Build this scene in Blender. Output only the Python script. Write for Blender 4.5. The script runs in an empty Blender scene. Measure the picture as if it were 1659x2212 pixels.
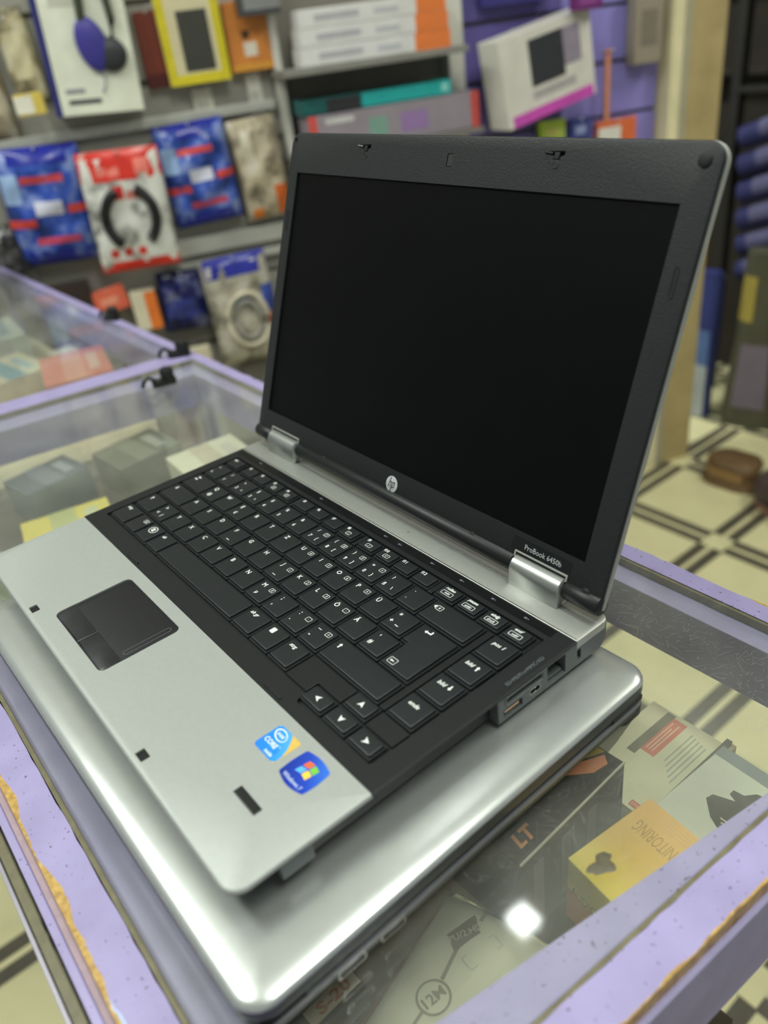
import bpy, bmesh, math, random
from mathutils import Vector, Matrix

random.seed(7)
SC = bpy.context.scene
COL = SC.collection
R_ = math.radians

# ------------------------------------------------------------------ camera, world, lights, exposure
# scene millimetres: x along the laptop's width, y towards the screen, z up from the key tops;
# world metres: floor at z = 0, key tops 950 mm above it
FLOOR = -950.0
def W3(p):
    return Vector((p[0] * .001, p[1] * .001, (p[2] - FLOOR) * .001))

cam_d = bpy.data.cameras.new('camera')
cam = bpy.data.objects.new('camera', cam_d)
COL.objects.link(cam)
rows = ((0.625325, 0.77154712, -0.11697727), (0.34431092, -0.40730826, -0.84590187), (-0.70029896, 0.48868704, -0.52035213))
right, down, fwd = (Vector(r).normalized() for r in rows)
cam.matrix_world = Matrix((
    (right.x, -down.x, -fwd.x, 0.47701839), (right.y, -down.y, -fwd.y, -0.17254335),
    (right.z, -down.z, -fwd.z, 0.27225432 + .95), (0, 0, 0, 1)))
cam_d.sensor_fit = 'HORIZONTAL'
cam_d.sensor_width = 36.0
cam_d.lens = 36.0 * 1716.93 / 1659.0
cam_d.clip_start = .01
cam_d.clip_end = 50
cam_d.dof.use_dof = True
cam_d.dof.focus_distance = .462
cam_d.dof.aperture_fstop = 6.6
SC.camera = cam

world = bpy.data.worlds.new('shop_ambient')
SC.world = world
world.use_nodes = True
wb = world.node_tree.nodes['Background']
wb.inputs[0].default_value = (.86, .93, .88, 1)
wb.inputs[1].default_value = .24

def area(name, loc, target, sx, sy, power, col):
    d = bpy.data.lights.new(name, 'AREA')
    d.shape = 'RECTANGLE'; d.size = sx; d.size_y = sy; d.energy = power; d.color = col
    o = bpy.data.objects.new(name, d); COL.objects.link(o)
    o.location = loc
    o.rotation_euler = (Vector(target) - Vector(loc)).to_track_quat('-Z', 'Y').to_euler()
    return o
area('ceiling_lamp_small_panel', (-.41, .715, 2.66), (-.41, .715, 0), .07, .07, .45, (.93, 1, .95))
area('ceiling_tube_light_over_far_counter', (-1.45, .8, 2.66), (-1.45, .8, 0), .6, .35, 38, (.93, 1, .95))
area('ceiling_tube_light_over_customer', (-.75, -.75, 2.66), (-.75, -.75, 0), 1.3, .3, 22, (.95, 1, .95))
area('ceiling_tube_light_over_counter_end', (.75, .25, 2.66), (.75, .25, 0), .9, .3, 13, (.96, 1, .95))
area('ceiling_tube_light_far', (.7, 2.2, 2.66), (.7, 2.2, 0), .8, .2, 16, (1, .97, .85))

# upward lights added to brighten the white ceiling for fill and reflections
for nm, x, y, pw in (('over_far_counter', -1.45, .8, 18), ('over_customer', -.75, -.75, 14), ('over_counter_end', .75, .25, 12), ('far', .7, 2.2, 8)):
    area('added_ceiling_fill_' + nm, (x, y, 2.38), (x, y, 3), .9, .12, pw, (.95, 1, .95))

vs = SC.view_settings
vs.view_transform = 'Standard'
vs.look = 'None'
vs.gamma = 1
vs.use_curve_mapping = False
vs.exposure = .35

# ------------------------------------------------------------------ materials
def lin(c):
    c = c / 255.0
    return c / 12.92 if c <= .04045 else ((c + .055) / 1.055) ** 2.4
def rgb(c):
    return (lin(c[0]), lin(c[1]), lin(c[2]), 1)

MATS = {}
def pm(name, col, rough=.5, metal=0, noise=.08, scale=60, bump=0, bscale=900, spec=.4, coat=0):
    """Principled material whose colour is modulated by a procedural noise"""
    if name in MATS:
        return MATS[name]
    m = bpy.data.materials.new(name); m.use_nodes = True
    nt = m.node_tree; b = nt.nodes['Principled BSDF']
    tc = nt.nodes.new('ShaderNodeTexCoord')
    nz = nt.nodes.new('ShaderNodeTexNoise'); nz.inputs['Scale'].default_value = scale; nz.inputs['Detail'].default_value = 4
    nt.links.new(tc.outputs['Object'], nz.inputs['Vector'])
    rp = nt.nodes.new('ShaderNodeValToRGB')
    c = rgb(col)
    rp.color_ramp.elements[0].position = .25; rp.color_ramp.elements[1].position = .75
    rp.color_ramp.elements[0].color = tuple(x * (1 - noise) for x in c[:3]) + (1,)
    rp.color_ramp.elements[1].color = tuple(min(1, x * (1 + noise)) for x in c[:3]) + (1,)
    nt.links.new(nz.outputs['Fac'], rp.inputs['Fac'])
    nt.links.new(rp.outputs['Color'], b.inputs['Base Color'])
    b.inputs['Roughness'].default_value = rough
    b.inputs['Metallic'].default_value = metal
    b.inputs['Specular IOR Level'].default_value = spec
    b.inputs['Coat Weight'].default_value = coat
    if bump:
        n2 = nt.nodes.new('ShaderNodeTexNoise'); n2.inputs['Scale'].default_value = bscale; n2.inputs['Detail'].default_value = 2
        nt.links.new(tc.outputs['Object'], n2.inputs['Vector'])
        bp = nt.nodes.new('ShaderNodeBump'); bp.inputs['Strength'].default_value = bump; bp.inputs['Distance'].default_value = .0003
        nt.links.new(n2.outputs['Fac'], bp.inputs['Height'])
        nt.links.new(bp.outputs['Normal'], b.inputs['Normal'])
    MATS[name] = m
    return m

def glass_mat(name, tint, dust_haze, dust_haze_col, gloss_rough=.02, ior=1.5, scale=14):
    """clear sheet glass: fresnel mix of straight-through and mirror, with a procedural film of dust and painted haze"""
    m = bpy.data.materials.new(name); m.use_nodes = True
    nt = m.node_tree; nt.nodes.clear()
    N, L = nt.nodes.new, nt.links.new
    out = N('ShaderNodeOutputMaterial')
    tr = N('ShaderNodeBsdfTransparent'); tr.inputs[0].default_value = tint
    gl = N('ShaderNodeBsdfGlossy'); gl.inputs['Roughness'].default_value = gloss_rough
    # Schlick reflectance, the same from both faces of the sheet (the straight-through rays are not bent)
    ge = N('ShaderNodeNewGeometry'); dt = N('ShaderNodeVectorMath'); dt.operation = 'DOT_PRODUCT'
    L(ge.outputs['Normal'], dt.inputs[0]); L(ge.outputs['Incoming'], dt.inputs[1])
    def mth(op, a, b):
        n = N('ShaderNodeMath'); n.operation = op
        for i, q in enumerate((a, b)):
            if isinstance(q, (int, float)): n.inputs[i].default_value = q
            elif q is not None: L(q, n.inputs[i])
        return n.outputs[0]
    f0 = ((ior - 1) / (ior + 1)) ** 2
    k5 = mth('POWER', mth('SUBTRACT', 1.0, mth('ABSOLUTE', dt.outputs['Value'], None)), 5.0)
    fr = mth('ADD', mth('MULTIPLY', k5, 1 - f0), f0)
    mx = N('ShaderNodeMixShader'); L(fr, mx.inputs[0]); L(tr.outputs[0], mx.inputs[1]); L(gl.outputs[0], mx.inputs[2])
    df = N('ShaderNodeBsdfDiffuse'); df.inputs[0].default_value = dust_haze_col
    tc = N('ShaderNodeTexCoord'); nz = N('ShaderNodeTexNoise'); nz.inputs['Scale'].default_value = scale; nz.inputs['Detail'].default_value = 6
    nz.inputs['Roughness'].default_value = .7
    L(tc.outputs['Object'], nz.inputs['Vector'])
    mr = N('ShaderNodeMapRange'); mr.inputs['From Min'].default_value = .3; mr.inputs['From Max'].default_value = .75
    mr.inputs['To Min'].default_value = dust_haze[0]; mr.inputs['To Max'].default_value = dust_haze[1]
    L(nz.outputs['Fac'], mr.inputs['Value'])
    m2 = N('ShaderNodeMixShader'); L(mr.outputs[0], m2.inputs[0]); L(mx.outputs[0], m2.inputs[1]); L(df.outputs[0], m2.inputs[2])
    L(m2.outputs[0], out.inputs[0])
    return m

def film_mat(name, col, alpha, rough=.3):
    """see-through plastic film"""
    m = bpy.data.materials.new(name); m.use_nodes = True
    nt = m.node_tree; b = nt.nodes['Principled BSDF']
    b.inputs['Base Color'].default_value = rgb(col); b.inputs['Roughness'].default_value = rough
    nz = nt.nodes.new('ShaderNodeTexNoise'); nz.inputs['Scale'].default_value = 40
    tc = nt.nodes.new('ShaderNodeTexCoord'); nt.links.new(tc.outputs['Object'], nz.inputs['Vector'])
    mr = nt.nodes.new('ShaderNodeMapRange'); mr.inputs['To Min'].default_value = max(0, alpha - .15); mr.inputs['To Max'].default_value = min(1, alpha + .15)
    nt.links.new(nz.outputs['Fac'], mr.inputs['Value']); nt.links.new(mr.outputs[0], b.inputs['Alpha'])
    return m

def paint_mat(name, base, edge=None, axis=None):
    """lilac gloss paint with specks, faded pale-blue spots and, along one edge, flaked-off paint over bare wood.
    axis = (ax, ay, offset, width): bare where ax*x + ay*y > offset (world metres)"""
    m = bpy.data.materials.new(name); m.use_nodes = True
    nt = m.node_tree; N, L = nt.nodes.new, nt.links.new
    b = nt.nodes['Principled BSDF']; b.inputs['Roughness'].default_value = .38
    g = N('ShaderNodeNewGeometry')
    def noise(scale, detail=4, vec=None):
        n = N('ShaderNodeTexNoise'); n.inputs['Scale'].default_value = scale; n.inputs['Detail'].default_value = detail
        L(vec or g.outputs['Position'], n.inputs['Vector']); return n.outputs['Fac']
    def ramp(v, a, bb, c0, c1):
        r = N('ShaderNodeValToRGB'); r.color_ramp.elements[0].position = a; r.color_ramp.elements[1].position = bb
        r.color_ramp.elements[0].color = c0; r.color_ramp.elements[1].color = c1; L(v, r.inputs[0]); return r.outputs[0]
    def mix(f, a, bcol):
        mx = N('ShaderNodeMix'); mx.data_type = 'RGBA'
        L(f, mx.inputs[0]); 
        if isinstance(a, tuple): mx.inputs[6].default_value = a
        else: L(a, mx.inputs[6])
        if isinstance(bcol, tuple): mx.inputs[7].default_value = bcol
        else: L(bcol, mx.inputs[7])
        return mx.outputs[2]
    c = rgb(base)
    col = ramp(noise(35), .3, .7, tuple(x * .9 for x in c[:3]) + (1,), tuple(min(1, x * 1.08) for x in c[:3]) + (1,))
    # dark specks and brown stains
    sp = ramp(noise(420, 1), .70, .73, (0, 0, 0, 1), (1, 1, 1, 1))
    col = mix(sp, col, rgb((98, 86, 110)))
    if axis:
        ax, ay, off, width, nscale = axis
        sx = N('ShaderNodeSeparateXYZ'); L(g.outputs['Position'], sx.inputs[0])
        def mth(op, a, bb):
            n = N('ShaderNodeMath'); n.operation = op
            for i, q in enumerate((a, bb)):
                if isinstance(q, (int, float)): n.inputs[i].default_value = q
                else: L(q, n.inputs[i])
            return n.outputs[0]
        d = mth('ADD', mth('MULTIPLY', sx.outputs[0], ax), mth('MULTIPLY', sx.outputs[1], ay))
        d = mth('SUBTRACT', d, off)
        n1 = mth('MULTIPLY', mth('SUBTRACT', noise(nscale, 5), .5), width * 3.0)
        dd = mth('ADD', d, n1)
        blue = mth('MULTIPLY', mth('SUBTRACT', noise(14, 2), .56), width * 4.0)
        fb = ramp(mth('DIVIDE', mth('ADD', dd, blue), width), .0, .08, (0, 0, 0, 1), (1, 1, 1, 1))
        col = mix(fb, col, rgb((176, 190, 228)))
        fw = ramp(mth('DIVIDE', dd, width), .0, .05, (0, 0, 0, 1), (1, 1, 1, 1))
        mp = N('ShaderNodeMapping'); mp.inputs['Scale'].default_value = (30, 30, 30) 
        L(g.outputs['Position'], mp.inputs[0])
        wood = ramp(noise(9, 6, mp.outputs[0]), .3, .7, rgb((150, 112, 48)), rgb((206, 170, 92)))
        col = mix(fw, col, wood)
    L(col, b.inputs['Base Color'])
    return m

def gradient_mat(name, stops, p0, p1, rough=.4, noise=.1):
    """printed colour bands along the world direction p0 -> p1 (scene mm)"""
    m = bpy.data.materials.new(name); m.use_nodes = True
    nt = m.node_tree; N, L = nt.nodes.new, nt.links.new
    b = nt.nodes['Principled BSDF']; b.inputs['Roughness'].default_value = rough
    a, c = W3(p0), W3(p1); d = c - a; ln = d.length; d.normalize()
    g = N('ShaderNodeNewGeometry')
    sub = N('ShaderNodeVectorMath'); sub.operation = 'SUBTRACT'; L(g.outputs['Position'], sub.inputs[0]); sub.inputs[1].default_value = a
    dot = N('ShaderNodeVectorMath'); dot.operation = 'DOT_PRODUCT'; L(sub.outputs[0], dot.inputs[0]); dot.inputs[1].default_value = d / ln
    nz = N('ShaderNodeTexNoise'); nz.inputs['Scale'].default_value = 30
    L(g.outputs['Position'], nz.inputs['Vector'])
    ma = N('ShaderNodeMath'); ma.operation = 'MULTIPLY_ADD'; L(nz.outputs['Fac'], ma.inputs[0]); ma.inputs[1].default_value = noise; L(dot.outputs['Value'], ma.inputs[2])
    r = N('ShaderNodeValToRGB')
    el = r.color_ramp.elements
    while len(el) < len(stops): el.new(.5)
    for e, (p, cc) in zip(el, stops):
        e.position = p; e.color = rgb(cc)
    L(ma.outputs[0], r.inputs[0]); L(r.outputs[0], b.inputs['Base Color'])
    return m

# ------------------------------------------------------------------ mesh helpers (scene millimetres)
class Frame:
    def __init__(s, o=(0, 0, 0), ex=(1, 0, 0), ey=(0, 1, 0), ez=(0, 0, 1)):
        s.o, s.x, s.y, s.z = Vector(o), Vector(ex).normalized(), Vector(ey).normalized(), Vector(ez).normalized()
    def __call__(s, a, b, c=0):
        return s.o + s.x * a + s.y * b + s.z * c
WF = Frame()
def rotframe(o, deg):
    a = R_(deg)
    return Frame(o, (math.cos(a), math.sin(a), 0), (-math.sin(a), math.cos(a), 0))

ORG = {}
def tag(o, label, cat=None, group=None, kind=None):
    if label: o['label'] = label
    if cat: o['category'] = cat
    if group: o['group'] = group
    if kind: o['kind'] = kind
    return o
def thing(name, origin, label, cat, group=None):
    o = bpy.data.objects.new(name, None); COL.objects.link(o)
    o.empty_display_size = .05
    o.location = W3(origin); ORG[o] = W3(origin)
    return tag(o, label, cat, group)
def link_mesh(name, me, parent=None, origin=None):
    """origin in world metres"""
    o = bpy.data.objects.new(name, me); COL.objects.link(o)
    org = origin if origin is not None else (ORG[parent] if parent else Vector((0, 0, 0)))
    if parent:
        o.parent = parent; o.location = org - ORG[parent]
    else:
        o.location = org
    ORG[o] = org
    return o

class MB:
    def __init__(s): s.v = []; s.f = []
    def add(s, vs, fs):
        n = len(s.v); s.v += [Vector(q) for q in vs]; s.f += [tuple(i + n for i in f) for f in fs]; return s
    def box(s, x0, x1, y0, y1, z0, z1, F=WF):
        vs = [F(a, b, c) for c in (z0, z1) for a, b in ((x0, y0), (x1, y0), (x1, y1), (x0, y1))]
        return s.add(vs, [(0, 3, 2, 1), (4, 5, 6, 7), (0, 1, 5, 4), (1, 2, 6, 5), (2, 3, 7, 6), (3, 0, 4, 7)])
    def loft(s, loops, cap0=True, cap1=True, closed=True):
        n = len(loops[0]); vs = [q for l in loops for q in l]; fs = []
        for k in range(len(loops) - 1):
            for i in range(n if closed else n - 1):
                j = (i + 1) % n
                fs.append((k * n + i, k * n + j, (k + 1) * n + j, (k + 1) * n + i))
        if cap0: fs.append(tuple(range(n - 1, -1, -1)))
        if cap1: fs.append(tuple((len(loops) - 1) * n + i for i in range(n)))
        return s.add(vs, fs)
    def prism(s, pts, z0, z1, F=WF):
        return s.loft([[F(x, y, z0) for x, y in pts], [F(x, y, z1) for x, y in pts]])
    def tube(s, pts, r, n=8, caps=True):
        pts = [Vector(q) for q in pts]; loops = []
        up = Vector((0, 0, 1))
        for i, q in enumerate(pts):
            d = (pts[min(i + 1, len(pts) - 1)] - pts[max(i - 1, 0)]).normalized()
            a = d.cross(up)
            if a.length < .1: a = d.cross(Vector((0, 1, 0)))
            a.normalize(); b = d.cross(a)
            rr_ = r[i] if isinstance(r, (list, tuple)) else r
            loops.append([q + (a * math.cos(t) + b * math.sin(t)) * rr_ for t in (2 * math.pi * k / n for k in range(n))])
        return s.loft(loops, caps, caps)
    def lathe(s, prof, F=WF, n=16):
        loops = [[F(r * math.cos(2 * math.pi * k / n), r * math.sin(2 * math.pi * k / n), z) for k in range(n)] for r, z in prof]
        return s.loft(loops)
    def plate(s, loops, holes=(), z_top=0, hole_depth=0, F=WF):
        """loops: [(pts2d, z)...] outer skin from bottom up; last loop is the rim of the top face, which has holes cut in it"""
        n = len(loops[0][0])
        s.loft([[F(x, y, z) for x, y in pts] for pts, z in loops], cap0=True, cap1=False)
        top = [F(x, y, loops[-1][1]) for x, y in loops[-1][0]]
        bm = bmesh.new(); edges = []
        for lp in [top] + [[F(x, y, loops[-1][1]) for x, y in h] for h in holes]:
            vv = [bm.verts.new(q) for q in lp]
            edges += [bm.edges.new((vv[i], vv[(i + 1) % len(vv)])) for i in range(len(vv))]
        bmesh.ops.triangle_fill(bm, use_beauty=True, use_dissolve=False, edges=edges, normal=F.z)
        bm.verts.index_update()
        s.add([q.co.copy() for q in bm.verts], [tuple(q.index for q in f.verts) for f in bm.faces])
        bm.free()
        for h in holes:
            if hole_depth:
                s.loft([[F(x, y, loops[-1][1]) for x, y in h], [F(x, y, loops[-1][1] - hole_depth) for x, y in h]], False, False)
        return s
    def mesh(s, name, mat, org=Vector((0, 0, 0)), smooth=35, bevel=0):
        me = bpy.data.meshes.new(name)
        bm = bmesh.new()
        vv = [bm.verts.new(W3(q) - org) for q in s.v]
        for f in s.f:
            try: bm.faces.new([vv[i] for i in f])
            except ValueError: pass
        bmesh.ops.remove_doubles(bm, verts=bm.verts, dist=2e-6)
        bmesh.ops.recalc_face_normals(bm, faces=bm.faces)
        if bevel:
            es = [e for e in bm.edges if len(e.link_faces) == 2 and e.calc_face_angle(0) > .5]
            bmesh.ops.bevel(bm, geom=es, offset=bevel * .001, segments=2, affect='EDGES', profile=.6, clamp_overlap=True)
        bm.to_mesh(me); bm.free()
        if smooth:
            me.shade_smooth(); me.set_sharp_from_angle(angle=R_(smooth))
        if mat: me.materials.append(mat)
        return me
    def build(s, name, mat, parent=None, smooth=35, bevel=0, origin=None):
        if parent: org = ORG[parent]
        elif origin is not None: org = W3(origin)
        else:
            lo = [min(q[i] for q in s.v) for i in range(3)]; hi = [max(q[i] for q in s.v) for i in range(3)]
            org = W3(((lo[0] + hi[0]) / 2, (lo[1] + hi[1]) / 2, lo[2]))
        return link_mesh(name, s.mesh(name, mat, org, smooth, bevel), parent, org)

def rr(x0, x1, y0, y1, r, n=4, corners=(1, 1, 1, 1)):
    """rounded rectangle, ccw from the lower left corner; corners: ll, lr, ur, ul radius factors"""
    out = []
    for (cx, cy, a0), k in zip(((x0, y0, 180), (x1, y0, 270), (x1, y1, 0), (x0, y1, 90)), corners):
        q = max(r * k, .01)
        ox = cx + q if cx == x0 else cx - q; oy = cy + q if cy == y0 else cy - q
        for i in range(n + 1):
            a = R_(a0 + 90 * i / n); out.append((ox + q * math.cos(a), oy + q * math.sin(a)))
    return out
def rri(x0, x1, y0, y1, r, d, n=4, corners=(1, 1, 1, 1)):
    return rr(x0 + d, x1 - d, y0 + d, y1 - d, max(r - d, .05), n, corners)
def inset(pts, d):
    n = len(pts); out = []
    for i in range(n):
        p, q, r = Vector(pts[i - 1]), Vector(pts[i]), Vector(pts[(i + 1) % n])
        a = (q - p).normalized(); b = (r - q).normalized()
        na, nb = Vector((-a.y, a.x)), Vector((-b.y, b.x))
        k = (na + nb); k = k / max(.2, k.dot(na)) if k.length > 1e-6 else na
        out.append((q.x + k.x * d, q.y + k.y * d))
    return out
def ell(cx, cy, rx, ry, n=24, rot=0):
    c, s = math.cos(R_(rot)), math.sin(R_(rot)); o = []
    for k in range(n):
        t = 2 * math.pi * k / n; x, y = rx * math.cos(t), ry * math.sin(t)
        o.append((cx + c * x - s * y, cy + s * x + c * y))
    return o
def poly(mb, pts, z, F=WF):
    """flat printed shape, possibly concave"""
    bm = bmesh.new(); vv = [bm.verts.new((x, y, 0)) for x, y in pts]
    es = [bm.edges.new((vv[i], vv[(i + 1) % len(vv)])) for i in range(len(vv))]
    bmesh.ops.triangle_fill(bm, use_beauty=True, use_dissolve=False, edges=es, normal=(0, 0, 1))
    bm.verts.index_update()
    mb.add([F(q.co.x, q.co.y, z) for q in bm.verts], [tuple(q.index for q in f.verts) for f in bm.faces]); bm.free()
def ring(mb, outer, inner, z, F=WF):
    mb.loft([[F(x, y, z) for x, y in outer], [F(x, y, z) for x, y in inner]], False, False)

TXT = {}
def text2d(s, size, shear=0, res=2, bold=0):
    k = (s, size, shear, bold)
    if k not in TXT:
        cu = bpy.data.curves.new('t', 'FONT'); cu.body = s; cu.size = size; cu.shear = shear; cu.resolution_u = res; cu.offset = bold
        ob = bpy.data.objects.new('t', cu)
        me = bpy.data.meshes.new_from_object(ob)
        vs_ = [tuple(v.co) for v in me.vertices]; fs_ = [tuple(p.vertices) for p in me.polygons]
        bpy.data.objects.remove(ob); bpy.data.curves.remove(cu); bpy.data.meshes.remove(me)
        if vs_:
            x0, x1 = min(v[0] for v in vs_), max(v[0] for v in vs_); y0, y1 = min(v[1] for v in vs_), max(v[1] for v in vs_)
        else: x0 = x1 = y0 = y1 = 0
        TXT[k] = ([(v[0] - (x0 + x1) / 2, v[1] - (y0 + y1) / 2) for v in vs_], fs_, x1 - x0, y1 - y0)
    return TXT[k]
def text(mb, s, size, cx, cy, z=0, F=WF, shear=0, width=None, bold=0):
    v, f, w, h = text2d(s, size, shear, bold=bold)
    k = width / w if width and w else 1
    mb.add([F(cx + x * k, cy + y, z) for x, y in v], f)

# ------------------------------------------------------------------ shared materials
SILVER = pm('brushed_silver_plastic', (162, 166, 162), .48, .25, .03, 300, .12, 1400)
SILVER2 = pm('satin_aluminium_lid', (196, 200, 198), .25, .72, .03, 120, .05, 1500)
HINGE = pm('satin_hinge_cover', (168, 170, 168), .34, .8, .04, 200, .05)
STRIP = pm('silver_hinge_strip', (176, 178, 172), .4, .6, .03, 300, .1, 1400)
BLACK = pm('matte_black_plastic', (21, 23, 25), .44, 0, .15, 500, .25, 1600)
BEZEL = pm('grained_black_bezel', (27, 29, 31), .5, 0, .25, 900, .5, 1200)
KEY = pm('black_key_plastic', (27, 31, 33), .4, 0, .12, 600, .15, 2200)
KEYB = pm('black_key_skirt', (20, 22, 24), .42, 0, .1, 600, .1, 2000)
DARK = pm('dark_recess', (8, 9, 10), .7, 0, .1)
SCREEN = pm('switched_off_screen', (6, 7, 8), .42, 0, .15, 40, .06, 2500, spec=.1)
WHITEINK = pm('white_key_print', (232, 236, 232), .5, 0, .02)
DIMINK = pm('grey_print', (96, 104, 108), .5, 0, .05)
GREYEDGE = pm('grey_lid_edge', (160, 162, 156), .45, .2, .05)
PORT = pm('grey_port_panel', (92, 97, 98), .45, .1, .06, 200, .1)
CHROME = pm('bright_metal', (205, 206, 204), .2, 1, .04)
RUBBER = pm('black_rubber', (20, 21, 22), .65, 0, .1)
COPPER = pm('copper_contact', (226, 190, 160), .3, .8, .05)
LILAC = (156, 147, 190)
PAINT_PLAIN = paint_mat('lilac_gloss_paint', LILAC)
PAINT_FRONT = paint_mat('lilac_paint_flaked_front_edge', LILAC, axis=(0, -1, .1806, .005, 26))
PAINT_RIGHT = paint_mat('lilac_paint_flaked_end_edge', LILAC, axis=(1, -.06, .3938, .0022, 40))
PAINT_DULL = pm('dull_lilac_paint_under_glass', (150, 143, 182), .5, 0, .12, 40)
GLASS_TOP = glass_mat('scratched_counter_glass', (.98, .99, .975, 1), (.02, .10), (.70, .72, .66, 1), .05)  # dust film thickened to paint in the milky veil of reflections
GLASS = glass_mat('clear_shelf_glass', (.98, .99, .98, 1), (.0, .02), (.6, .63, .58, 1))
OLIVE = pm('olive_glass_edge', (112, 106, 82), .35, 0, .25, 120)
ROSY = pm('rosy_worn_primer', (160, 138, 148), .5, 0, .12, 160)

# ------------------------------------------------------------------ the room
CREAM = pm('cream_floor_tile', (210, 204, 160), .3, 0, .08, 9)
DARKTILE = pm('dark_floor_strip', (84, 80, 68), .35, 0, .2, 30)
GROUT = pm('beige_grout', (150, 145, 118), .8, 0, .1)
fl = MB().box(-2600, 1900, -1900, 3400, FLOOR - 60, FLOOR - 2).build('floor', GROUT, smooth=0, origin=(0, 0, FLOOR))
tag(fl, 'cream tiled shop floor with dark double border lines', kind='structure')
GP, GB = 310.0, 62.0
def floor_piece(name, w, h, stripes, dirn):
    me = MB().box(-w / 2, w / 2, -h / 2, h / 2, FLOOR - 2, FLOOR).mesh(name, CREAM, W3((0, 0, FLOOR)), 0)
    if stripes:
        b = MB()
        for o_ in (-20, 20):
            if dirn == 'y': b.box(o_ - 14, o_ + 14, -h / 2, h / 2, FLOOR - 1.9, FLOOR + .15)
            else: b.box(-w / 2, w / 2, o_ - 14, o_ + 14, FLOOR - 1.9, FLOOR + .15)
        m2 = b.mesh('x', DARKTILE, W3((0, 0, FLOOR)), 0)
        bm = bmesh.new(); bm.from_mesh(me); k = len(bm.faces); bm.from_mesh(m2)
        bm.faces.ensure_lookup_table()
        for f in bm.faces[k:]: f.material_index = 1
        bm.to_mesh(me); bm.free(); me.materials.append(DARKTILE); bpy.data.meshes.remove(m2)
    return me
g_ = .8
TILE = floor_piece('floor_tile', GP - GB - g_, GP - GB - g_, False, None)
BY = floor_piece('border_tile', GB - g_, GP - GB - g_, True, 'y')
BX = floor_piece('border_tile_cross', GP - GB - g_, GB - g_, True, 'x')
CT = floor_piece('corner_tile', GB - g_, GB - g_, False, None)
for m in range(-9, 6):
    yl = 1447 + GP * m
    sh = -174 if yl < 100 else 0
    for k in range(-3, 4):
        xl = -387 + GP * k + sh
        for nm, me, dx, dy in (('floor_tile', TILE, GP / 2, GP / 2), ('border_tile', BY, 0, GP / 2), ('border_tile', BX, GP / 2, 0), ('corner_tile', CT, 0, 0)):
            link_mesh(nm, me, fl, W3((xl + dx, yl + dy, FLOOR)))

CEIL = pm('white_ceiling', (212, 212, 204), .8, 0, .03)
ce = MB().box(-2600, 1900, -1900, 3400, 1780, 1830).build('ceiling', CEIL, smooth=0)
tag(ce, 'plain white shop ceiling', kind='structure')

# the product wall runs diagonally behind the counters
WO, WT, WN = Vector((-1333, 200, 0)), Vector((.342, .94, 0)).normalized(), Vector((.94, -.342, 0)).normalized()
WALL = Frame(WO, WT, (0, 0, 1), WN)          # local: s along the wall, z up, depth out of the wall
def wallframe(s, z, off, tilt=0, turn=0):
    ex = WT * math.cos(R_(turn)) + WN * math.sin(R_(turn)); nn = WN * math.cos(R_(turn)) - WT * math.sin(R_(turn))
    a = R_(tilt); up = Vector((0, 0, 1))
    return Frame(WALL(s, z, off), ex * math.cos(a) + up * math.sin(a), up * math.cos(a) - ex * math.sin(a), nn)
WALLGREY = pm('grey_wall_panel', (128, 124, 114), .6, 0, .12, 8)
wl = MB().box(-900, 1560, FLOOR, 1780, -40, 0, WALL).build('wall_left', WALLGREY, smooth=0)
tag(wl, 'grey shop wall behind the hanging goods', kind='structure')
SLAT = pm('lilac_slatwall_board', (138, 130, 200), .45, 0, .08, 12)
SLAT2 = pm('deep_violet_slatwall_board', (104, 94, 160), .45, 0, .08, 12)
for i in range(9):
    z0 = -420 + 112 * i
    MB().box(1062, 1300, z0, z0 + 104, 0, 16, WALL).build('slat_board', SLAT2, wl, 0, 1.5)
    MB().box(1302, 1556, z0, z0 + 104, 0, 16, WALL).build('slat_board', SLAT, wl, 0, 1.5)
GREYBOARD = pm('grey_slat_board', (150, 147, 138), .5, 0, .1, 10)
for i in range(8):
    z0 = -560 + 132 * i
    MB().box(-880, 648, z0, z0 + 122, 0, 10, WALL).build('slat_board', GREYBOARD, wl, 0, 1.2)
PALEMETAL = pm('pale_grey_metal_rail', (186, 186, 178), .35, .2, .06, 20)
for z0, z1, s0, s1 in ((-104, -70, 372, 640), (-134, -118, 372, 640), (-420, -396, -300, 640), (150, 168, -300, 640), (-100, -72, -300, 60)):
    MB().box(s0, s1, z0, z1, 10, 26, WALL).build('wall_rail', PALEMETAL, wl, 0, 2)
WHITEUP = pm('white_upright', (206, 204, 194), .5, 0, .06)
for s0, s1 in ((1022, 1058), (648, 664)):
    MB().box(s0, s1, -800, 900, 0, 40, WALL).build('upright', WHITEUP, wl, 0, 2)

TAN = pm('tan_wooden_post', (176, 158, 112), .5, 0, .14, 14)
CREAMP = pm('cream_post_edge', (226, 216, 176), .5, 0, .08, 14)
GREYP = pm('grey_post_face', (170, 164, 140), .5, 0, .08, 14)
tr = MB().box(1616, 1712, FLOOR, 1780, -40, 52, WALL).build('trim_1', TAN, smooth=0, bevel=2)
tag(tr, 'tan wooden post at the end of the product wall', kind='structure')
MB().box(1562, 1592, FLOOR, 1780, -40, 60, WALL).build('post_edge', CREAMP, tr, 0, 2)
MB().box(1592, 1616, FLOOR, 1780, -40, 55, WALL).build('post_face', GREYP, tr, 0, 2)
BACKDIM = pm('dimmed_back_wall', (44, 38, 30), .8, 0, .3, 5)  # dimness of this end is put into the wall colour
wbk = MB().box(-1500, 900, 2480, 2540, FLOOR, 1780).build('wall_back', BACKDIM, smooth=0)
tag(wbk, 'back wall coloured dark for the dim end of the shop', kind='structure')
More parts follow.
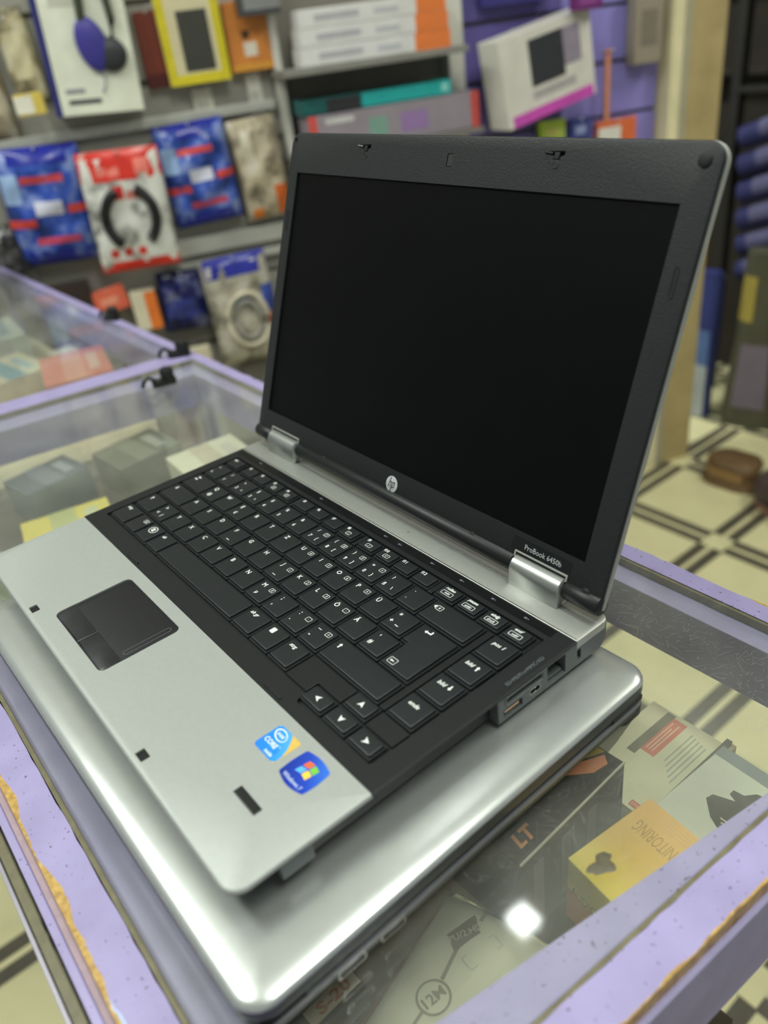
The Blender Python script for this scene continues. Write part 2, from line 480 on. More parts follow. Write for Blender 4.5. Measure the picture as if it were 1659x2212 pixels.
for i in range(5):
    MB().box(-1400, 800, 2400, 2480, -250 + 260 * i, -232 + 260 * i).build('wall_shelf', BACKDIM, wbk, 0, 2)

# ------------------------------------------------------------------ the display counter the laptops stand on
GZ = -50.0
ct = thing('display_counter', (-40, 20, FLOOR), 'glass-topped display counter with flaking lilac wooden rails under the laptops', 'counter')
def quadloop(pts, z): return [Vector((x, y, z)) for x, y in pts]
XR = lambda y: 376 + .07 * y      # glass edge at the right end
XO = lambda y: 394.5 + .06 * y    # outer edge at the right end
XI = lambda y: 357 + .165 * y     # inner edge of the ledge at the right end
XL0, XL1, XL2 = (lambda y: -492 + .16 * y), (lambda y: -455 + .16 * y), (lambda y: -418 + .165 * y)
def slab(mb, pts, z0, z1): mb.loft([quadloop(pts, z0), quadloop(pts, z1)])
def wavy(x0, x1, y, amp, n=60, seed=0):
    rnd = random.Random(seed); return [(x0 + (x1 - x0) * i / n, y + rnd.uniform(-amp, amp)) for i in range(n + 1)]
# front rail
f = MB(); b_ = wavy(XL0(-163), XO(-163), -163.6, .35, 90, 3)
slab(f, [(XL0(-183), -183), (XO(-183), -183)] + b_[::-1], -95, GZ)
fr = f.build('front_rail', PAINT_FRONT, ct, 30)
f = MB().box(-500, 384, -186.6, -183, -95, GZ - 4); f.build('worn_edge_strip', ROSY, fr, 0, .6)
f = MB().box(-500, 384, -191, -186.6, -100, GZ - 7); f.build('lower_bead', PAINT_PLAIN, fr, 0, .8)
MB().box(-500, 384, -163.5, -134, -95, GZ - 6.5).build('glass_ledge', PAINT_DULL, fr, 0, .5)
MB().box(-430, 362, -163.2, -160.6, GZ - 6, GZ - .4).build('glass_edge_bead', OLIVE, fr, 0, .5)
MB().box(-500, 384, -197, -192, -640, GZ - 8).build('front_glass_pane', GLASS, ct, 0)
MB().box(-500, 384, -196.6, -192.4, GZ - 9.2, GZ - 8).build('pane_edge', OLIVE, ct, 0, .3)
MB().box(-500, 384, -199.5, -197.4, -110, GZ - 10).build('aluminium_strip', pm('grey_lilac_aluminium', (150, 146, 156), .35, .4, .05), ct, 0, .4)
# back rail
f = MB(); b_ = wavy(XL0(214), XO(214), 214, .8, 110, 5)
slab(f, [(XL0(200), 200.6), (XO(200), 200.6)] + b_[::-1], -95, GZ)
PAINT_BACK = paint_mat('lilac_paint_flaked_back_edge', LILAC, axis=(0, 1, .2142, .002, 40))
bk = f.build('back_rail', PAINT_BACK, ct, 30)
MB().box(-440, 376, 184, 200.5, -96, GZ - 6.5).build('glass_ledge', PAINT_DULL, bk, 0, .5)
MB().box(-420, 386, 198.4, 200.4, GZ - 6, GZ - .4).build('glass_edge_bead', OLIVE, bk, 0, .5)
# end rails
f = MB(); e0 = [(XR(y) + random.uniform(-.3, .3), y) for y in range(-162, 200, 8)]; e1 = [(XO(y) + random.uniform(-.4, .4), y) for y in range(-162, 200, 8)]
slab(f, e0 + e1[::-1], -95, GZ)
er = f.build('end_rail', PAINT_RIGHT, ct, 30)
f = MB(); slab(f, [(XI(-160), -160), (XR(-160) - .3, -160), (XR(184) - .3, 184), (XI(184), 184)], -95, GZ - 6.5); f.build('glass_ledge', PAINT_PLAIN, er, 0, .5)
f = MB(); slab(f, [(XR(-160) - 2.4, -160), (XR(-160) - .2, -160), (XR(198) - .2, 198), (XR(198) - 2.4, 198)], GZ - 6, GZ - .4); f.build('glass_edge_bead', OLIVE, er, 0, .4)
f = MB(); slab(f, [(XO(-190), -190), (XO(-190) + 3, -190), (XO(214) + 3, 214), (XO(214), 214)], -118, GZ - 9); f.build('lower_bead', PAINT_DULL, er, 0, .6)
f = MB(); slab(f, [(XL0(-163), -163), (XL1(-163), -163), (XL1(200), 200), (XL0(200), 200)], -95, GZ)
el = f.build('end_rail', PAINT_PLAIN, ct, 0, 1.5)
f = MB(); slab(f, [(XL1(-160) + .3, -160), (XL2(-160), -160), (XL2(184), 184), (XL1(184) + .3, 184)], -95, GZ - 6.5); f.build('glass_ledge', PAINT_DULL, el, 0, .5)
f = MB(); slab(f, [(XL1(-160) + .2, -160), (XL1(-160) + 3, -160), (XL1(198) + 3, 198), (XL1(198) + .2, 198)], GZ - 6, GZ - .4); f.build('glass_edge_bead', OLIVE, el, 0, .4)
# glass
f = MB(); slab(f, [(XL1(-160) + 3.5, -160.4), (XR(-160) - 2.8, -160.4), (XR(198) - 2.8, 198.2), (XL1(198) + 3.5, 198.2)], GZ - 5.5, GZ)
gt = f.build('glass_top', GLASS_TOP, ct, 0)
gt['label'] = 'scratched clear glass sheet'
SCRATCH = film_mat('pale_scratch', (206, 210, 206), .42, .6)
sc_ = MB(); rnd = random.Random(11)
def scratch(x, y, ang, ln, w, bend, z=GZ + .02):
    pts = []
    for i in range(5):
        t = i / 4 - .5; a = ang + bend * t
        pts.append((x + ln * t * math.cos(a), y + ln * t * math.sin(a)))
    l0, l1 = [], []
    for i, q in enumerate(pts):
        a = ang + bend * (i / 4 - .5); k = w * (1 - abs(i / 2 - 1) * .7)
        l0.append((q[0] - math.sin(a) * k, q[1] + math.cos(a) * k, z)); l1.append((q[0] + math.sin(a) * k, q[1] - math.cos(a) * k, z))
    sc_.loft([l0, l1], False, False, closed=False)
for i in range(1300):
    # most along the back edge, some over the boxes
    if i < 800: x, y = rnd.uniform(205, 372), min(196, rnd.gauss(165, 18))
    elif i < 1080: x, y = rnd.gauss(310, 14), rnd.uniform(-40, 60)
    else: x, y = rnd.uniform(315, 366), rnd.uniform(0, 190)
    if x > XR(y) - 5: continue
    scratch(x, y, rnd.gauss(1.0, 1.0), rnd.choice((2, 2, 3, 4, 5, 9)) * rnd.uniform(.7, 1.3), rnd.uniform(.022, .055), rnd.uniform(-.2, .2))
tag(sc_.build('scratch_marks', SCRATCH, gt, 0), 'fine pale hairline scratches', kind='stuff')
STAIN = pm('dried_glue_stain', (92, 87, 70), .5, 0, .25, 300)
pts = []
for k in range(26):
    a = 2 * math.pi * k / 26; r = 1 + .22 * math.sin(3 * a + 1) + .13 * math.sin(5 * a) + .06 * math.sin(9 * a)
    pts.append((346.3 + 4.4 * r * math.cos(a), 8 + 6.6 * r * math.sin(a)))
f = MB(); f.loft([[(x, y, GZ + .01) for x, y in pts], [(x, y, GZ + .25) for x, y in inset(pts, .5)]]); f.build('glue_stain', STAIN, gt, 40)
f = MB(); slab(f, [(XL2(-140), -150), (XI(-140) + 12, -150), (XI(180) + 6, 186), (XL2(180), 186)], -152, -147.2); f.build('glass_shelf', GLASS, ct, 0)
LOWWOOD = pm('dark_brown_board', (70, 60, 46), .7, 0, .25, 14)
f = MB(); slab(f, [(-440, -160), (345, -160), (360, 150), (-440, 150)], -372, -360); f.build('added_dark_board', LOWWOOD, ct, 0)  # dark board added below the glass shelf so the gaps look dark
for x, y in ((-470, -172), (372, -172), (380, 205), (-430, 205)):
    MB().box(x - 11, x + 11, y - 8, y + 8, FLOOR, -95).build('corner_post', PAINT_DULL, ct, 0, 1)
MB().box(-470, 372, -180, 200, -900, -880).build('bottom_board', LOWWOOD, ct, 0)

# second counter joined on at the far end
c2 = thing('display_counter', (-900, 20, FLOOR), 'second glass counter joined on beyond the lilac cross rail', 'counter')
f = MB(); slab(f, [(-1322, 200.6), (XL0(200) - 1, 200.6), (XL0(214) - 1, 214), (-1316, 214)], -95, GZ); bk2 = f.build('back_rail', PAINT_PLAIN, c2, 0, 1.5)
f = MB(); slab(f, [(-1330, 184), (XL0(184) - 1, 184), (XL0(200) - 1, 200.4), (-1324, 200.4)], -95, GZ - 6.5); f.build('glass_ledge', PAINT_DULL, bk2, 0, .5)
f = MB(); slab(f, [(-1380, -183), (XL0(-183) - 1, -183), (XL0(-163) - 1, -163.5), (-1375, -163.5)], -95, GZ); f.build('front_rail', PAINT_PLAIN, c2, 0, 1.5)
f = MB(); slab(f, [(-1375, -163), (XL0(-163) - 1, -163), (XL0(200) - 1, 200), (-1325, 200)], GZ - 6, GZ - .5); f.build('glass_top', GLASS_TOP, c2, 0)
f = MB(); slab(f, [(-1370, -160), (XL0(-163) - 4, -160), (XL0(184) - 4, 184), (-1335, 184)], -160, -154); f.build('shelf', pm('pale_shelf_liner', (196, 190, 160), .6, 0, .12, 20), c2, 0)
for x, y in ((-1300, -172), (-560, -172), (-500, 205), (-1280, 205)):
    MB().box(x - 11, x + 11, y - 8, y + 8, FLOOR, -95).build('corner_post', PAINT_DULL, c2, 0, 1)

CLIPM = pm('black_clip_plastic', (28, 30, 28), .35, 0, .1)
def clip(x, y, ang, label):
    t = thing('glass_clip', (x, y, GZ), label, 'clip', 'black clips on the counter rails')
    F = rotframe((x, y, GZ), ang)
    MB().prism(rr(-14, 14, -7, 7, 5), 0, 7, F).build('clip_base', CLIPM, t, 40, 1)
    MB().lathe([(7, 7), (8, 10), (8, 16), (6, 19), (2, 20)], Frame(F(5, 0, 0))).build('knob', CLIPM, t, 40)
    MB().tube([F(-10, 0, 7), F(-16, 0, 12), F(-22, 0, 9), F(-25, 0, 2.5)], 2.4, 8).build('tongue', CLIPM, t, 60)
clip(-447, 196, 60, 'black clip where the lilac cross rail meets the back rail')
clip(-372, 140, 75, 'black clip on the glass just in front of the cross rail')
clip(-690, 206, 20, 'black clip on the back rail of the far counter')

# ------------------------------------------------------------------ lower, closed laptop
LF = rotframe((138, -27, 0), .9)
lo = thing('laptop', (138, -27, GZ), 'closed silver laptop lying flat under the open one', 'laptop')
X0, X1, Y0, Y1 = -172, 172.5, -122.5, 121
def lring(d, z, r=13): return [LF(x, y, z) for x, y in rri(X0, X1, Y0, Y1, r, d, 6)]
f = MB().loft([lring(1.2, -25.8), lring(.3, -25.5), lring(0, -24.8), lring(.4, -23.7), lring(1.6, -22.8), lring(4.2, -22), lring(9, -21.35), lring(16, -21.02), lring(30, -21)])
f.build('lid', SILVER2, lo, 60)
LIDSIDE = pm('dark_grey_lid_side', (50, 54, 56), .4, .1, .1, 200)
f = MB().loft([lring(1.2, -33), lring(.4, -32.2), lring(.1, -30.5), lring(.1, -25.6), lring(2.5, -25.4)]); f.build('lid_rim', LIDSIDE, lo, 40)
f = MB().loft([lring(1.9, -36), lring(1.9, -32.5)]); f.build('lid_gap', DARK, lo, 40)
f = MB().loft([lring(1.2, -39.2), lring(.4, -38.6), lring(.2, -36.4), lring(.8, -35.6), lring(5, -35.3)]); f.build('base_rim', pm('grey_metal_base_rim', (124, 126, 130), .35, .5, .06), lo, 40)
f = MB().loft([lring(8, -48.2), lring(4.5, -47.4), lring(2.2, -44.5), lring(1.3, -38.5)]); f.build('base', pm('charcoal_base', (56, 58, 58), .5, 0, .1), lo, 50)
for x, y in ((-150, -100), (150, -100), (-150, 98), (150, 98)):
    MB().lathe([(7, -50), (7.5, -49), (7.5, -46.8)], Frame(LF(x, y, 0))).build('rubber_foot', RUBBER, lo, 40)
# battery corner at the rear right, ports along the right side
MB().prism(rr(140, 170, 100, 119, 5), -49.2, -39, LF).build('battery_corner', BLACK, lo, 40, 1.2)
MB().box(171.2, 172.6, 88, 112, -33.6, -30.6, LF).build('rear_latch', BLACK, lo, 0, .4)
SF = Frame(LF(172.5, 0, 0), LF.y, (0, 0, 1), LF.x)       # right flank: y along, z up, outwards
for y0, y1, z0, z1 in ((-84, -70, -45, -40), (-62, -49, -45, -40)):
    p_ = MB().plate([(rr(y0, y1, z0, z1, .8, 3), -5), (rr(y0, y1, z0, z1, .8, 3), -1.2)], [rri(y0, y1, z0, z1, .8, .7, 3)], hole_depth=3, F=SF).build('usb_port', CHROME, lo, 40)
    MB().box(y0 + 1.6, y1 - 1.6, z0 + 1.7, z1 - 1.7, -4.8, -2, SF).build('contact_tongue', PORT, p_, 0)
p_ = MB().plate([(rr(-118, -98, -38, -34.4, .6, 3), -5), (rr(-118, -98, -38, -34.4, .6, 3), -.6)], [rri(-118, -98, -38, -34.4, .6, .5, 3)], hole_depth=3, F=SF).build('card_slot', DARK, lo, 0)
MB().box(-116, -102, -37, -35.4, -3, -1.2, SF).build('card_blank', pm('dark_red_card', (58, 26, 30), .5), p_, 0, .2)

# ------------------------------------------------------------------ upper, open laptop
up = thing('laptop', (113, -16, -21), 'open laptop with black keyboard and switched-off screen on top of the closed one', 'laptop')
ZD = -1.3       # deck level
LX0, LX1 = -55.3, 281.2
FY, BYY = -131, 96.5
# palm rest
tp = rr(45.6, 117.4, -117.6, -69.6, 4, 4)
sq = [rr(cx - 3.6, cx + 3.6, -127.2, -122.4, .3, 1) for cx in (30.5, 188.2)]
fps = rr(236.8, 254.4, -104.2, -99.6, .4, 2)
def palm(d): return rri(LX0, LX1, FY, -61.6, 9, d, 6, (1, 1, .02, .02))
def palmx(d):    # only the three outer sides are rounded over
    return [(x, y if y < -62 - d else -61.6) for x, y in palm(d)]
pr_ = MB().plate([(palmx(1.2), ZD - 3), (palmx(.25), ZD - 2.2), (palmx(.2), ZD - 1.4), (palmx(.6), ZD - .5), (palmx(1.6), ZD)], [tp] + sq + [fps], hole_depth=1.1, F=WF).build('palm_rest', SILVER, up, 40)
t_ = MB().plate([(inset(tp, .25), ZD - 2), (inset(tp, .25), ZD - .85), (inset(tp, .6), ZD - .7)]).build('touchpad', pm('touchpad_black', (26, 27, 30), .5, 0, .15, 700, .25, 2500), pr_, 40)
for x0, x1, r0 in ((46.2, 81.5, (1, .05, .05, .05)), (81.9, 116.8, (.05, 1, .05, .05))):
    o_ = rr(x0, x1, -117, -104.8, 3.5, 4, r0)
    MB().plate([(o_, ZD - 1.5), (o_, ZD - .6), (inset(o_, .5), ZD - .25)]).build('touchpad_button', pm('worn_button_rubber', (38, 39, 41), .4, 0, .35, 90, .1), t_, 40)
f = MB(); ring(f, rr(109.5, 113.2, -102, -73, 1.8), rri(109.5, 113.2, -102, -73, 1.8, .28), ZD - .68); f.build('scroll_zone_line', DIMINK, t_, 0)
for cx in (30.5, 188.2):
    MB().box(cx - 3.7, cx + 3.7, -127.3, -122.3, ZD - 2, ZD - 1.05).build('latch_slot_floor', DARK, pr_, 0)
MB().box(237, 254.2, -104, -99.8, ZD - 1.4, ZD - .25).build('fingerprint_reader', pm('fingerprint_strip', (26, 28, 27), .35, 0, .1), pr_, 0, .4)
# black keyboard surround with the well
well = [(-44.6, -48.4), (210.4, -48.4), (210.4, -50.2), (211.4, -53.6), (213, -54.2), (266.6, -54.2), (268.3, -52.5), (268.3, 60.3), (-44.6, 60.3)]
def pan(d): return [(LX0 + .2 + d, -61.3), (LX1 - .2 - d, -61.3), (LX1 - .2 - d, 70.2), (LX0 + .2 + d, 70.2)]
kp = MB().plate([(pan(.6), ZD - 1.9), (pan(0), ZD - 1.5), (pan(0), ZD - .6), (pan(.8), ZD)], [well], hole_depth=2.4).build('keyboard_surround', BLACK, up, 30)
MB().box(-46, 269.5, -56, 61.5, ZD - 3.6, ZD - 2.6).build('keyboard_tray', DARK, up, 0)
f = MB().box(LX0 + 4, LX1 - 12, 63.6, 69.4, ZD - .2, ZD + .12); vs_ = f.build('media_strip', pm('gloss_black_strip', (14, 15, 16), .22, 0, .1), up, 0, .1)
f = MB().box(LX1 - 12, LX1 - 11.8, 58, 70, ZD - .1, ZD + .02); f.build('panel_seam', DARK, kp, 0)
ICON = MB()
for x in (-20, 61, 132, 146, 176, 201, 226, 250): 
    poly(ICON, rr(x - 1, x + 1, 66, 67.2, .4, 2), ZD + .14); poly(ICON, ell(x + 1.9, 66.6, .45, .45, 8), ZD + .14)
ICON.build('strip_icons', DIMINK, vs_, 0)
for x in (27, 197):
    f = MB().prism(rr(x - 8, x + 8, -59.6, -58.3, .6, 3), ZD - .1, ZD + .6); f.build('bumper_strip', RUBBER, kp, 40)
f = MB(); ring(f, rr(47.6, 122.6, -60, -48.5, 1), rri(47.6, 122.6, -60, -48.5, 1, .22), ZD + .02); f.build('hatch_seam', DARK, kp, 0)
f = MB(); text(f, 'SD•MS/Pro•MMC•XD', 3.1, 273.6, 36.6, ZD + .03, Frame((0, 0, 0)), width=None)
# the media-card wording runs along the right edge
f = MB(); text(f, 'SD•MS/Pro•MMC•XD', 3.0, 0, 0, ZD + .03, Frame((276.6, 37, 0), (0, 1, 0), (-1, 0, 0))); f.build('card_slot_lettering', DIMINK, kp, 0)

# silver strip at the hinges
st = rr(LX0 + .2, LX1 - .4, 70.6, BYY, 5, 4, (.05, .05, 1, 1))
MB().plate([(st, ZD - 5), (inset(st, -.1), ZD - 1.5), (st, ZD - .3), (inset(st, .8), ZD + .1)]).build('hinge_strip', STRIP, up, 40)
f = MB().box(LX0 + 3, LX1 - 14, 85.4, 85.7, ZD + .05, ZD + .16); f.build('strip_crease', CHROME, up, 0)
MB().lathe([(.5, ZD + .1), (.5, ZD + .14)], Frame((140, 79, 0)), 8).build('microphone_hole', DARK, up, 0)

# lower body
def body(d, r=8): return rri(LX0 + 2, LX1 - 2, FY + 4, BYY - 1, r, d, 4)
f = MB().loft([[Vector((x, y, z)) for x, y in body(d)] for d, z in ((24, -18.4), (18, -17.8), (10, -12), (5, -6), (2, -4))]); f.build('base', BLACK, up, 40)
# flank with the ports, right-hand side
RF = Frame((280.5, 0, 0), (0, 1, 0), (0, 0, 1), (1, 0, 0))
holes = [rr(20, 44.5, -8.4, -5.3, .9, 3), rr(17.5, 30.5, -16.2, -11.2, .4, 2), rr(35.6, 43.2, -14.4, -10.6, 1.2, 2), rr(48.6, 62, -16, -4.4, .3, 1), rr(71, 74, -14.6, -8, .8, 3)]
out = [(14, -18.2), (89, -18.2), (94.5, -13), (94.5, -3.2), (14, -3.2)]
pp = MB().plate([(out, -14), (out, -.4), (inset(out, .4), 0)], holes, hole_depth=7, F=RF).build('port_panel', PORT, up, 30)
MB().box(16, 92, -17.5, -4, -7.4, -7, RF).build('port_backs', DARK, pp, 0)
f = MB(); o_ = rr(18.6, 45.9, -9.6, -4.2, 1.4, 3); f.loft([[RF(x, y, z) for x, y in q] for q, z in ((o_, 0), (inset(o_, .15), .35), (inset(o_, .55), .35), (inset(o_, .7), 0))], False, False); f.build('card_slot_frame', PORT, pp, 40)
MB().box(19, 29, -14.4, -13, -7, -.8, RF).build('usb_tongue', COPPER, pp, 0, .2)
f = MB(); o_ = rr(35.6, 43.2, -14.4, -10.6, 1.2, 2); f.loft([[RF(x, y, z) for x, y in q] for q, z in ((o_, -2), (o_, .12), (inset(o_, .45), .12), (inset(o_, .45), -2))], False, False); f.build('mini_port_shell', CHROME, pp, 40)
MB().box(37.6, 41.2, -13, -12.2, -7, -1, RF).build('mini_port_tongue', CHROME, pp, 0, .1)
MB().box(50, 60.5, -15, -13.4, -6.5, -1.5, RF).build('network_jack_tab', PORT, pp, 0, .2)
for k in range(8): MB().box(51.4 + k * 1.15, 51.9 + k * 1.15, -13.4, -8, -6.6, -6.1, RF).build('network_jack_pin', COPPER, pp, 0)
f = MB().box(-104, 13.5, -17, -5, -13, -5.5, RF); f.build('optical_drive', pm('drive_bezel_black', (24, 26, 28), .45), up, 0, 1)
MB().box(-108, -92, -14.5, -6, -6, -1.2, RF).build('express_card_blank', PORT, up, 0, .6)
MB().lathe([(1, -1.2), (1, -.7)], Frame(RF(2, -9, -4.6), RF.x, RF.y, RF.z), 10).build('eject_hole', DARK, up, 0)
MB().box(LX0 + 8, LX1 - 10, 88, BYY + 2, -17, -4).build('rear_block', BLACK, up, 0, 2)
for x, y in ((-38, -106), (262, -106), (-38, 78), (262, 78)):
    MB().lathe([(6, -21), (6.6, -20.4), (6.6, -16.5)], Frame((x, y, 0))).build('rubber_foot', RUBBER, up, 40)

# ---- keys
def legend(items, F, mb):
    for it in items:
        if it[0] == 't': _, s_, sz, x, y, sh = it; text(mb, s_, sz, x, y, .03, F, sh, bold=.06)
        elif it[0] == 'box':
            _, s_, x, y, w, h, sz = it; o_ = rr(x - w / 2, x + w / 2, y - h / 2, y + h / 2, .6, 3)
            ring(mb, o_, inset(o_, .28), .03, F)
            if s_: text(mb, s_, sz, x, y, .03, F, .2, bold=.04)
        elif it[0] == 'p': poly(mb, it[1], .03, F)
def arrow(x, y, ang, k=1.0, stem=2.2):
    a = R_(ang); P = [(1.6, 0), (0, 1.3), (0, .45), (-stem, .45), (-stem, -.45), (0, -.45), (0, -1.3)]
    return [(x + k * (px * math.cos(a) - py * math.sin(a)), y + k * (px * math.sin(a) + py * math.cos(a))) for px, py in P]
def chevron(x, y, ang):
    a = R_(ang); P = [(2.1, 0), (-1.6, 1.9), (-.6, 0), (-1.6, -1.9)]
    return [(x + px * math.cos(a) - py * math.sin(a), y + px * math.sin(a) + py * math.cos(a)) for px, py in P]
KM = {}
def keymesh(w, h, ins=1.55):
    k = (w, h)
    if k not in KM:
        def lp(d, z, r=1.4): return [Vector((x, y, z)) for x, y in rri(-w / 2, w / 2, -h / 2, h / 2, r, d, 3)]
        m = MB().loft([lp(.5, -3.4, .9), lp(.5, -1.75, .9), lp(.65, -1.55, .9), lp(ins - .1, -1.5, 1.8), lp(ins, -.5, 2.4), lp(ins + .12, -.2, 2.4), lp(ins + .4, -.03, 2.6), lp(ins + .8, 0, 2.8)], False)
        KM[k] = m.mesh('key', KEY, W3((0, 0, 0)), 32)
    return KM[k]
def key(x, y, w, h, items):
    o = link_mesh('key', keymesh(w, h), up, W3((x, y, 0)))
    if items:
        mb = MB(); legend(items, Frame((x, y, 0)), mb)
        if mb.v: mb.build('key_legend', WHITEINK, o, 0)
    return o
U, RW = 19.0, 18.75
def T(s_, x, y, sz=4.5, sh=0): return ('t', s_, sz, x, y, sh)
def NB(s_): return ('box', s_, 4.2, 3.6, 4, 3.2, 2.4)
y = 53.4; H = 12.2
fx = [-33.6] + [-12.4 + 17.2 * i for i in range(4)] + [60.6 + 17.2 * i for i in range(4)] + [133.4 + 17.2 * i for i in range(4)]
for i, x in enumerate(fx):
    w = 18 if i == 0 else 16.6
    it = [T('esc', -3.4, 2.2, 3.2, .25)] if i == 0 else [T('f%d' % i, -3.6, 2.6, 3.2)]
    if i in (3, 4, 8, 9, 10): it.append(('box', {3: 'z', 4: '□', 8: 'i', 9: '-*', 10: '+*'}[i] if i != 4 else 'o', .6, -1.4, 5 if i > 8 else 4, 3, 2.2))
    key(x, y, w, H, it)
for x, a_, b_ in ((205.4, 'rollen', 'num'), (222.4, 'pause', 'untbr'), (239.4, 'einfg', 'druck'), (256.6, 'entf', 's.abf')):
    it = [T(a_, -.8, 2.4, 3.0, .3), ('box', b_, -.2, -1.5, 8.2, 3.2, 2.2)]
    key(x, y, 16.6, H, it)
y = 2 * RW
dig = [('^', '°'), ('1', '!'), ('2', '"', '²'), ('3', '§', '³'), ('4', '$'), ('5', '%'), ('6', '&'), ('7', '/', '{', '7'), ('8', '(', '[', '8'), ('9', ')', ']', '9'), ('0', '=', '}', '*'), ('ß', '?', '\\'), ('´', '`')]
for i, d in enumerate(dig):
    it = [T(d[0], -4.3, -3.4, 3.9), T(d[1], -4.1, 3.8, 3.7)]
    if len(d) > 2: it.append(T(d[2], 2.4, -3.5, 3.7))
    if len(d) > 3: it.append(NB(d[3]))
    key(-33.25 + U * i, y, U, RW, it)
bx_ = [(-14.6, 2.6), (-13, 4.6), (-8.6, 4.6), (-8.6, .6), (-13, .6)]
key(223.25, y, 38, RW, [('box', 'x', -11.4, 2.8, 4.4, 3.6, 2.8), ('p', [(-15.6, 2.8), (-13.9, 4.2), (-13.9, 1.4)])])
y = RW
key(-28.5, y, 28.5, RW, [('p', arrow(-7.5, 4.3, 180, .9)), ('p', arrow(-7.5, 1.4, 0, .9))])
for i, c in enumerate('QWERTZUIOPÜ+'):
    it = [T(c, -4.2, 3.9)]
    if c == 'Q': it.append(T('@', -2.2, -3.2, 4))
    if c == 'E': it.append(T('€', -2.2, -3.4, 4))
    if c in 'UIOP': it.append(NB({'U': '4', 'I': '5', 'O': '6', 'P': 'x'}[c]))
    if c == '+': it = [T('+', -4.4, -2.6, 4.6), T('*', -4, 4, 4.6), T('~', 1.2, -4, 4.4)]
    key(-4.75 + U * i, y, U, RW, it)
# two-row return key
ent = [(213.75, RW * 1.5), (213.75, RW / 2), (218.5, RW / 2), (218.5, -RW / 2), (242.25, -RW / 2), (242.25, RW * 1.5)]
em = MB(); em.loft([[Vector((x, yy, z)) for x, yy in inset(ent, d)] for d, z in ((.5, -3.4), (.5, -1.75), (.65, -1.55), (1.5, -1.5), (1.6, -.5), (1.7, -.2), (2, -.03), (2.4, 0))], False)
ek = em.build('key', KEY, up, 32)
mb = MB(); F0 = Frame((0, 0, 0))
poly(mb, arrow(221.4, 22.5, 180, .95, 3.2), .03, F0); poly(mb, [(224, 22.1), (224.9, 22.1), (224.9, 24.6), (224, 24.6)], .031, F0)
legend([('box', '', 225, -4, 5.4, 4.2, 2.4), ('p', arrow(224.4, -4, 180, .7, 2.4))], F0, mb); mb.build('key_legend', WHITEINK, ek, 0)
y = 0
key(-26.125, y, 33.25, RW, [('p', arrow(-9.5, 3.6, -90, .9))])
for i, c in enumerate('ASDFGHJKLÖÄ#'):
    it = [T(c, -4.2, 3.9)]
    if c in 'JKLÖ': it.append(NB({'J': '1', 'K': '2', 'L': '3', 'Ö': '-'}[c]))
    if c in 'FJ': it.append(('p', [(-1.6, -5.6), (1.6, -5.6), (1.6, -5.2), (-1.6, -5.2)]))
    if c == '#': it = [T('#', -4, -2.8, 4.4), T("'", -3.6, 4.2, 4.6)]
    o = key(U * i, y, U, RW, it)
y = -RW
key(-30.875, y, 23.75, RW, [('p', arrow(-5.5, 3.4, 90, .9))])
low = ['<', 'Y', 'X', 'C', 'V', 'B', 'N', 'M', ',', '.', '-']
for i, c in enumerate(low):
    it = [T(c, -4.2, 3.9)]
    if c == '<': it = [T('<', -4.3, -3, 4.4), T('>', -3.8, 4, 4.4), T('|', 1.8, -3.6, 4)]
    if c == 'M': it += [NB('0'), T('µ', -2.2, -3.8, 4)]
    if c == ',': it = [T(',', -4.4, -3.4, 5), T(';', -3.8, 3.8, 4.8)]
    if c == '.': it = [T('.', -4.4, -3.4, 5.4), T(':', -3.8, 3.8, 4.8), NB('.')]
    if c == '-': it = [T('-', -4.4, -3.2, 5), T('_', -3.4, 3.4, 5), NB('+')]
    key(-9.5 + U * i, y, U, RW, it)
key(216.125, y, 52.25, RW, [('p', arrow(-20, 3.2, 90, .95))])
y = -2 * RW
def cell(x0, x1, it): return key((x0 + x1) / 2, y, x1 - x0, RW, it)
cell(-42.75, -20, [T('strg', -4.5, 4.2, 3.4, .25)])
cell(-20, -2, [('box', 'fn', 3.4, 4, 4.6, 3.2, 2.4)])
wk = cell(-2, 16, [])
mb = MB(); Fk = Frame((7, y, 0)); ring(mb, ell(-.6, 2.6, 3.9, 3.3, 20), ell(-.6, 2.6, 3.4, 2.8, 20), .03, Fk)
for dx, dy in ((-1.9, 1.2), (-.4, 1.0), (-1.9, 2.9), (-.4, 2.7)): poly(mb, [(dx - .2, dy), (dx + 1.15, dy + .15), (dx + 1.15, dy + 1.5), (dx - .2, dy + 1.35)], .03, Fk)
mb.build('key_legend', WHITEINK, wk, 0)
cell(16, 34, [T('alt', -3.6, 4, 3.4, .25)])
cell(34, 131.5, [])
cell(131.5, 152, [T('alt gr', -3, 3.9, 3.4, .25)])
cell(152, 171, [('box', '', -2.6, 3.6, 3.4, 4, 2), ('p', [(-4, 2), (-1.3, 2), (-1.3, 5.2), (-4, 5.2)])])
cell(171, 190, [T('strg', -2.4, 3.8, 3.4, .25)])
# cursor keys, half height
for x, yy, a in ((219, -46, 180), (237.6, -33.6, 90), (238, -46, -90), (257, -46, 0)):
    key(x, yy, 18.6, 12.2, [('p', chevron(0, 0, a))])
# side column
for i, s_ in enumerate(('pos 1', 'bild', 'bild', 'ende')):
    it = [T(s_, -1.2 if i in (0, 3) else -2.2, 2.6, 3.5, .25)]
    if i == 1: it.append(('p', arrow(3, 2.6, 90, .9)))
    if i == 2: it.append(('p', arrow(3, 2.6, -90, .9)))
    key(257.2, 2 * RW - RW * i, 19.4, RW, it)
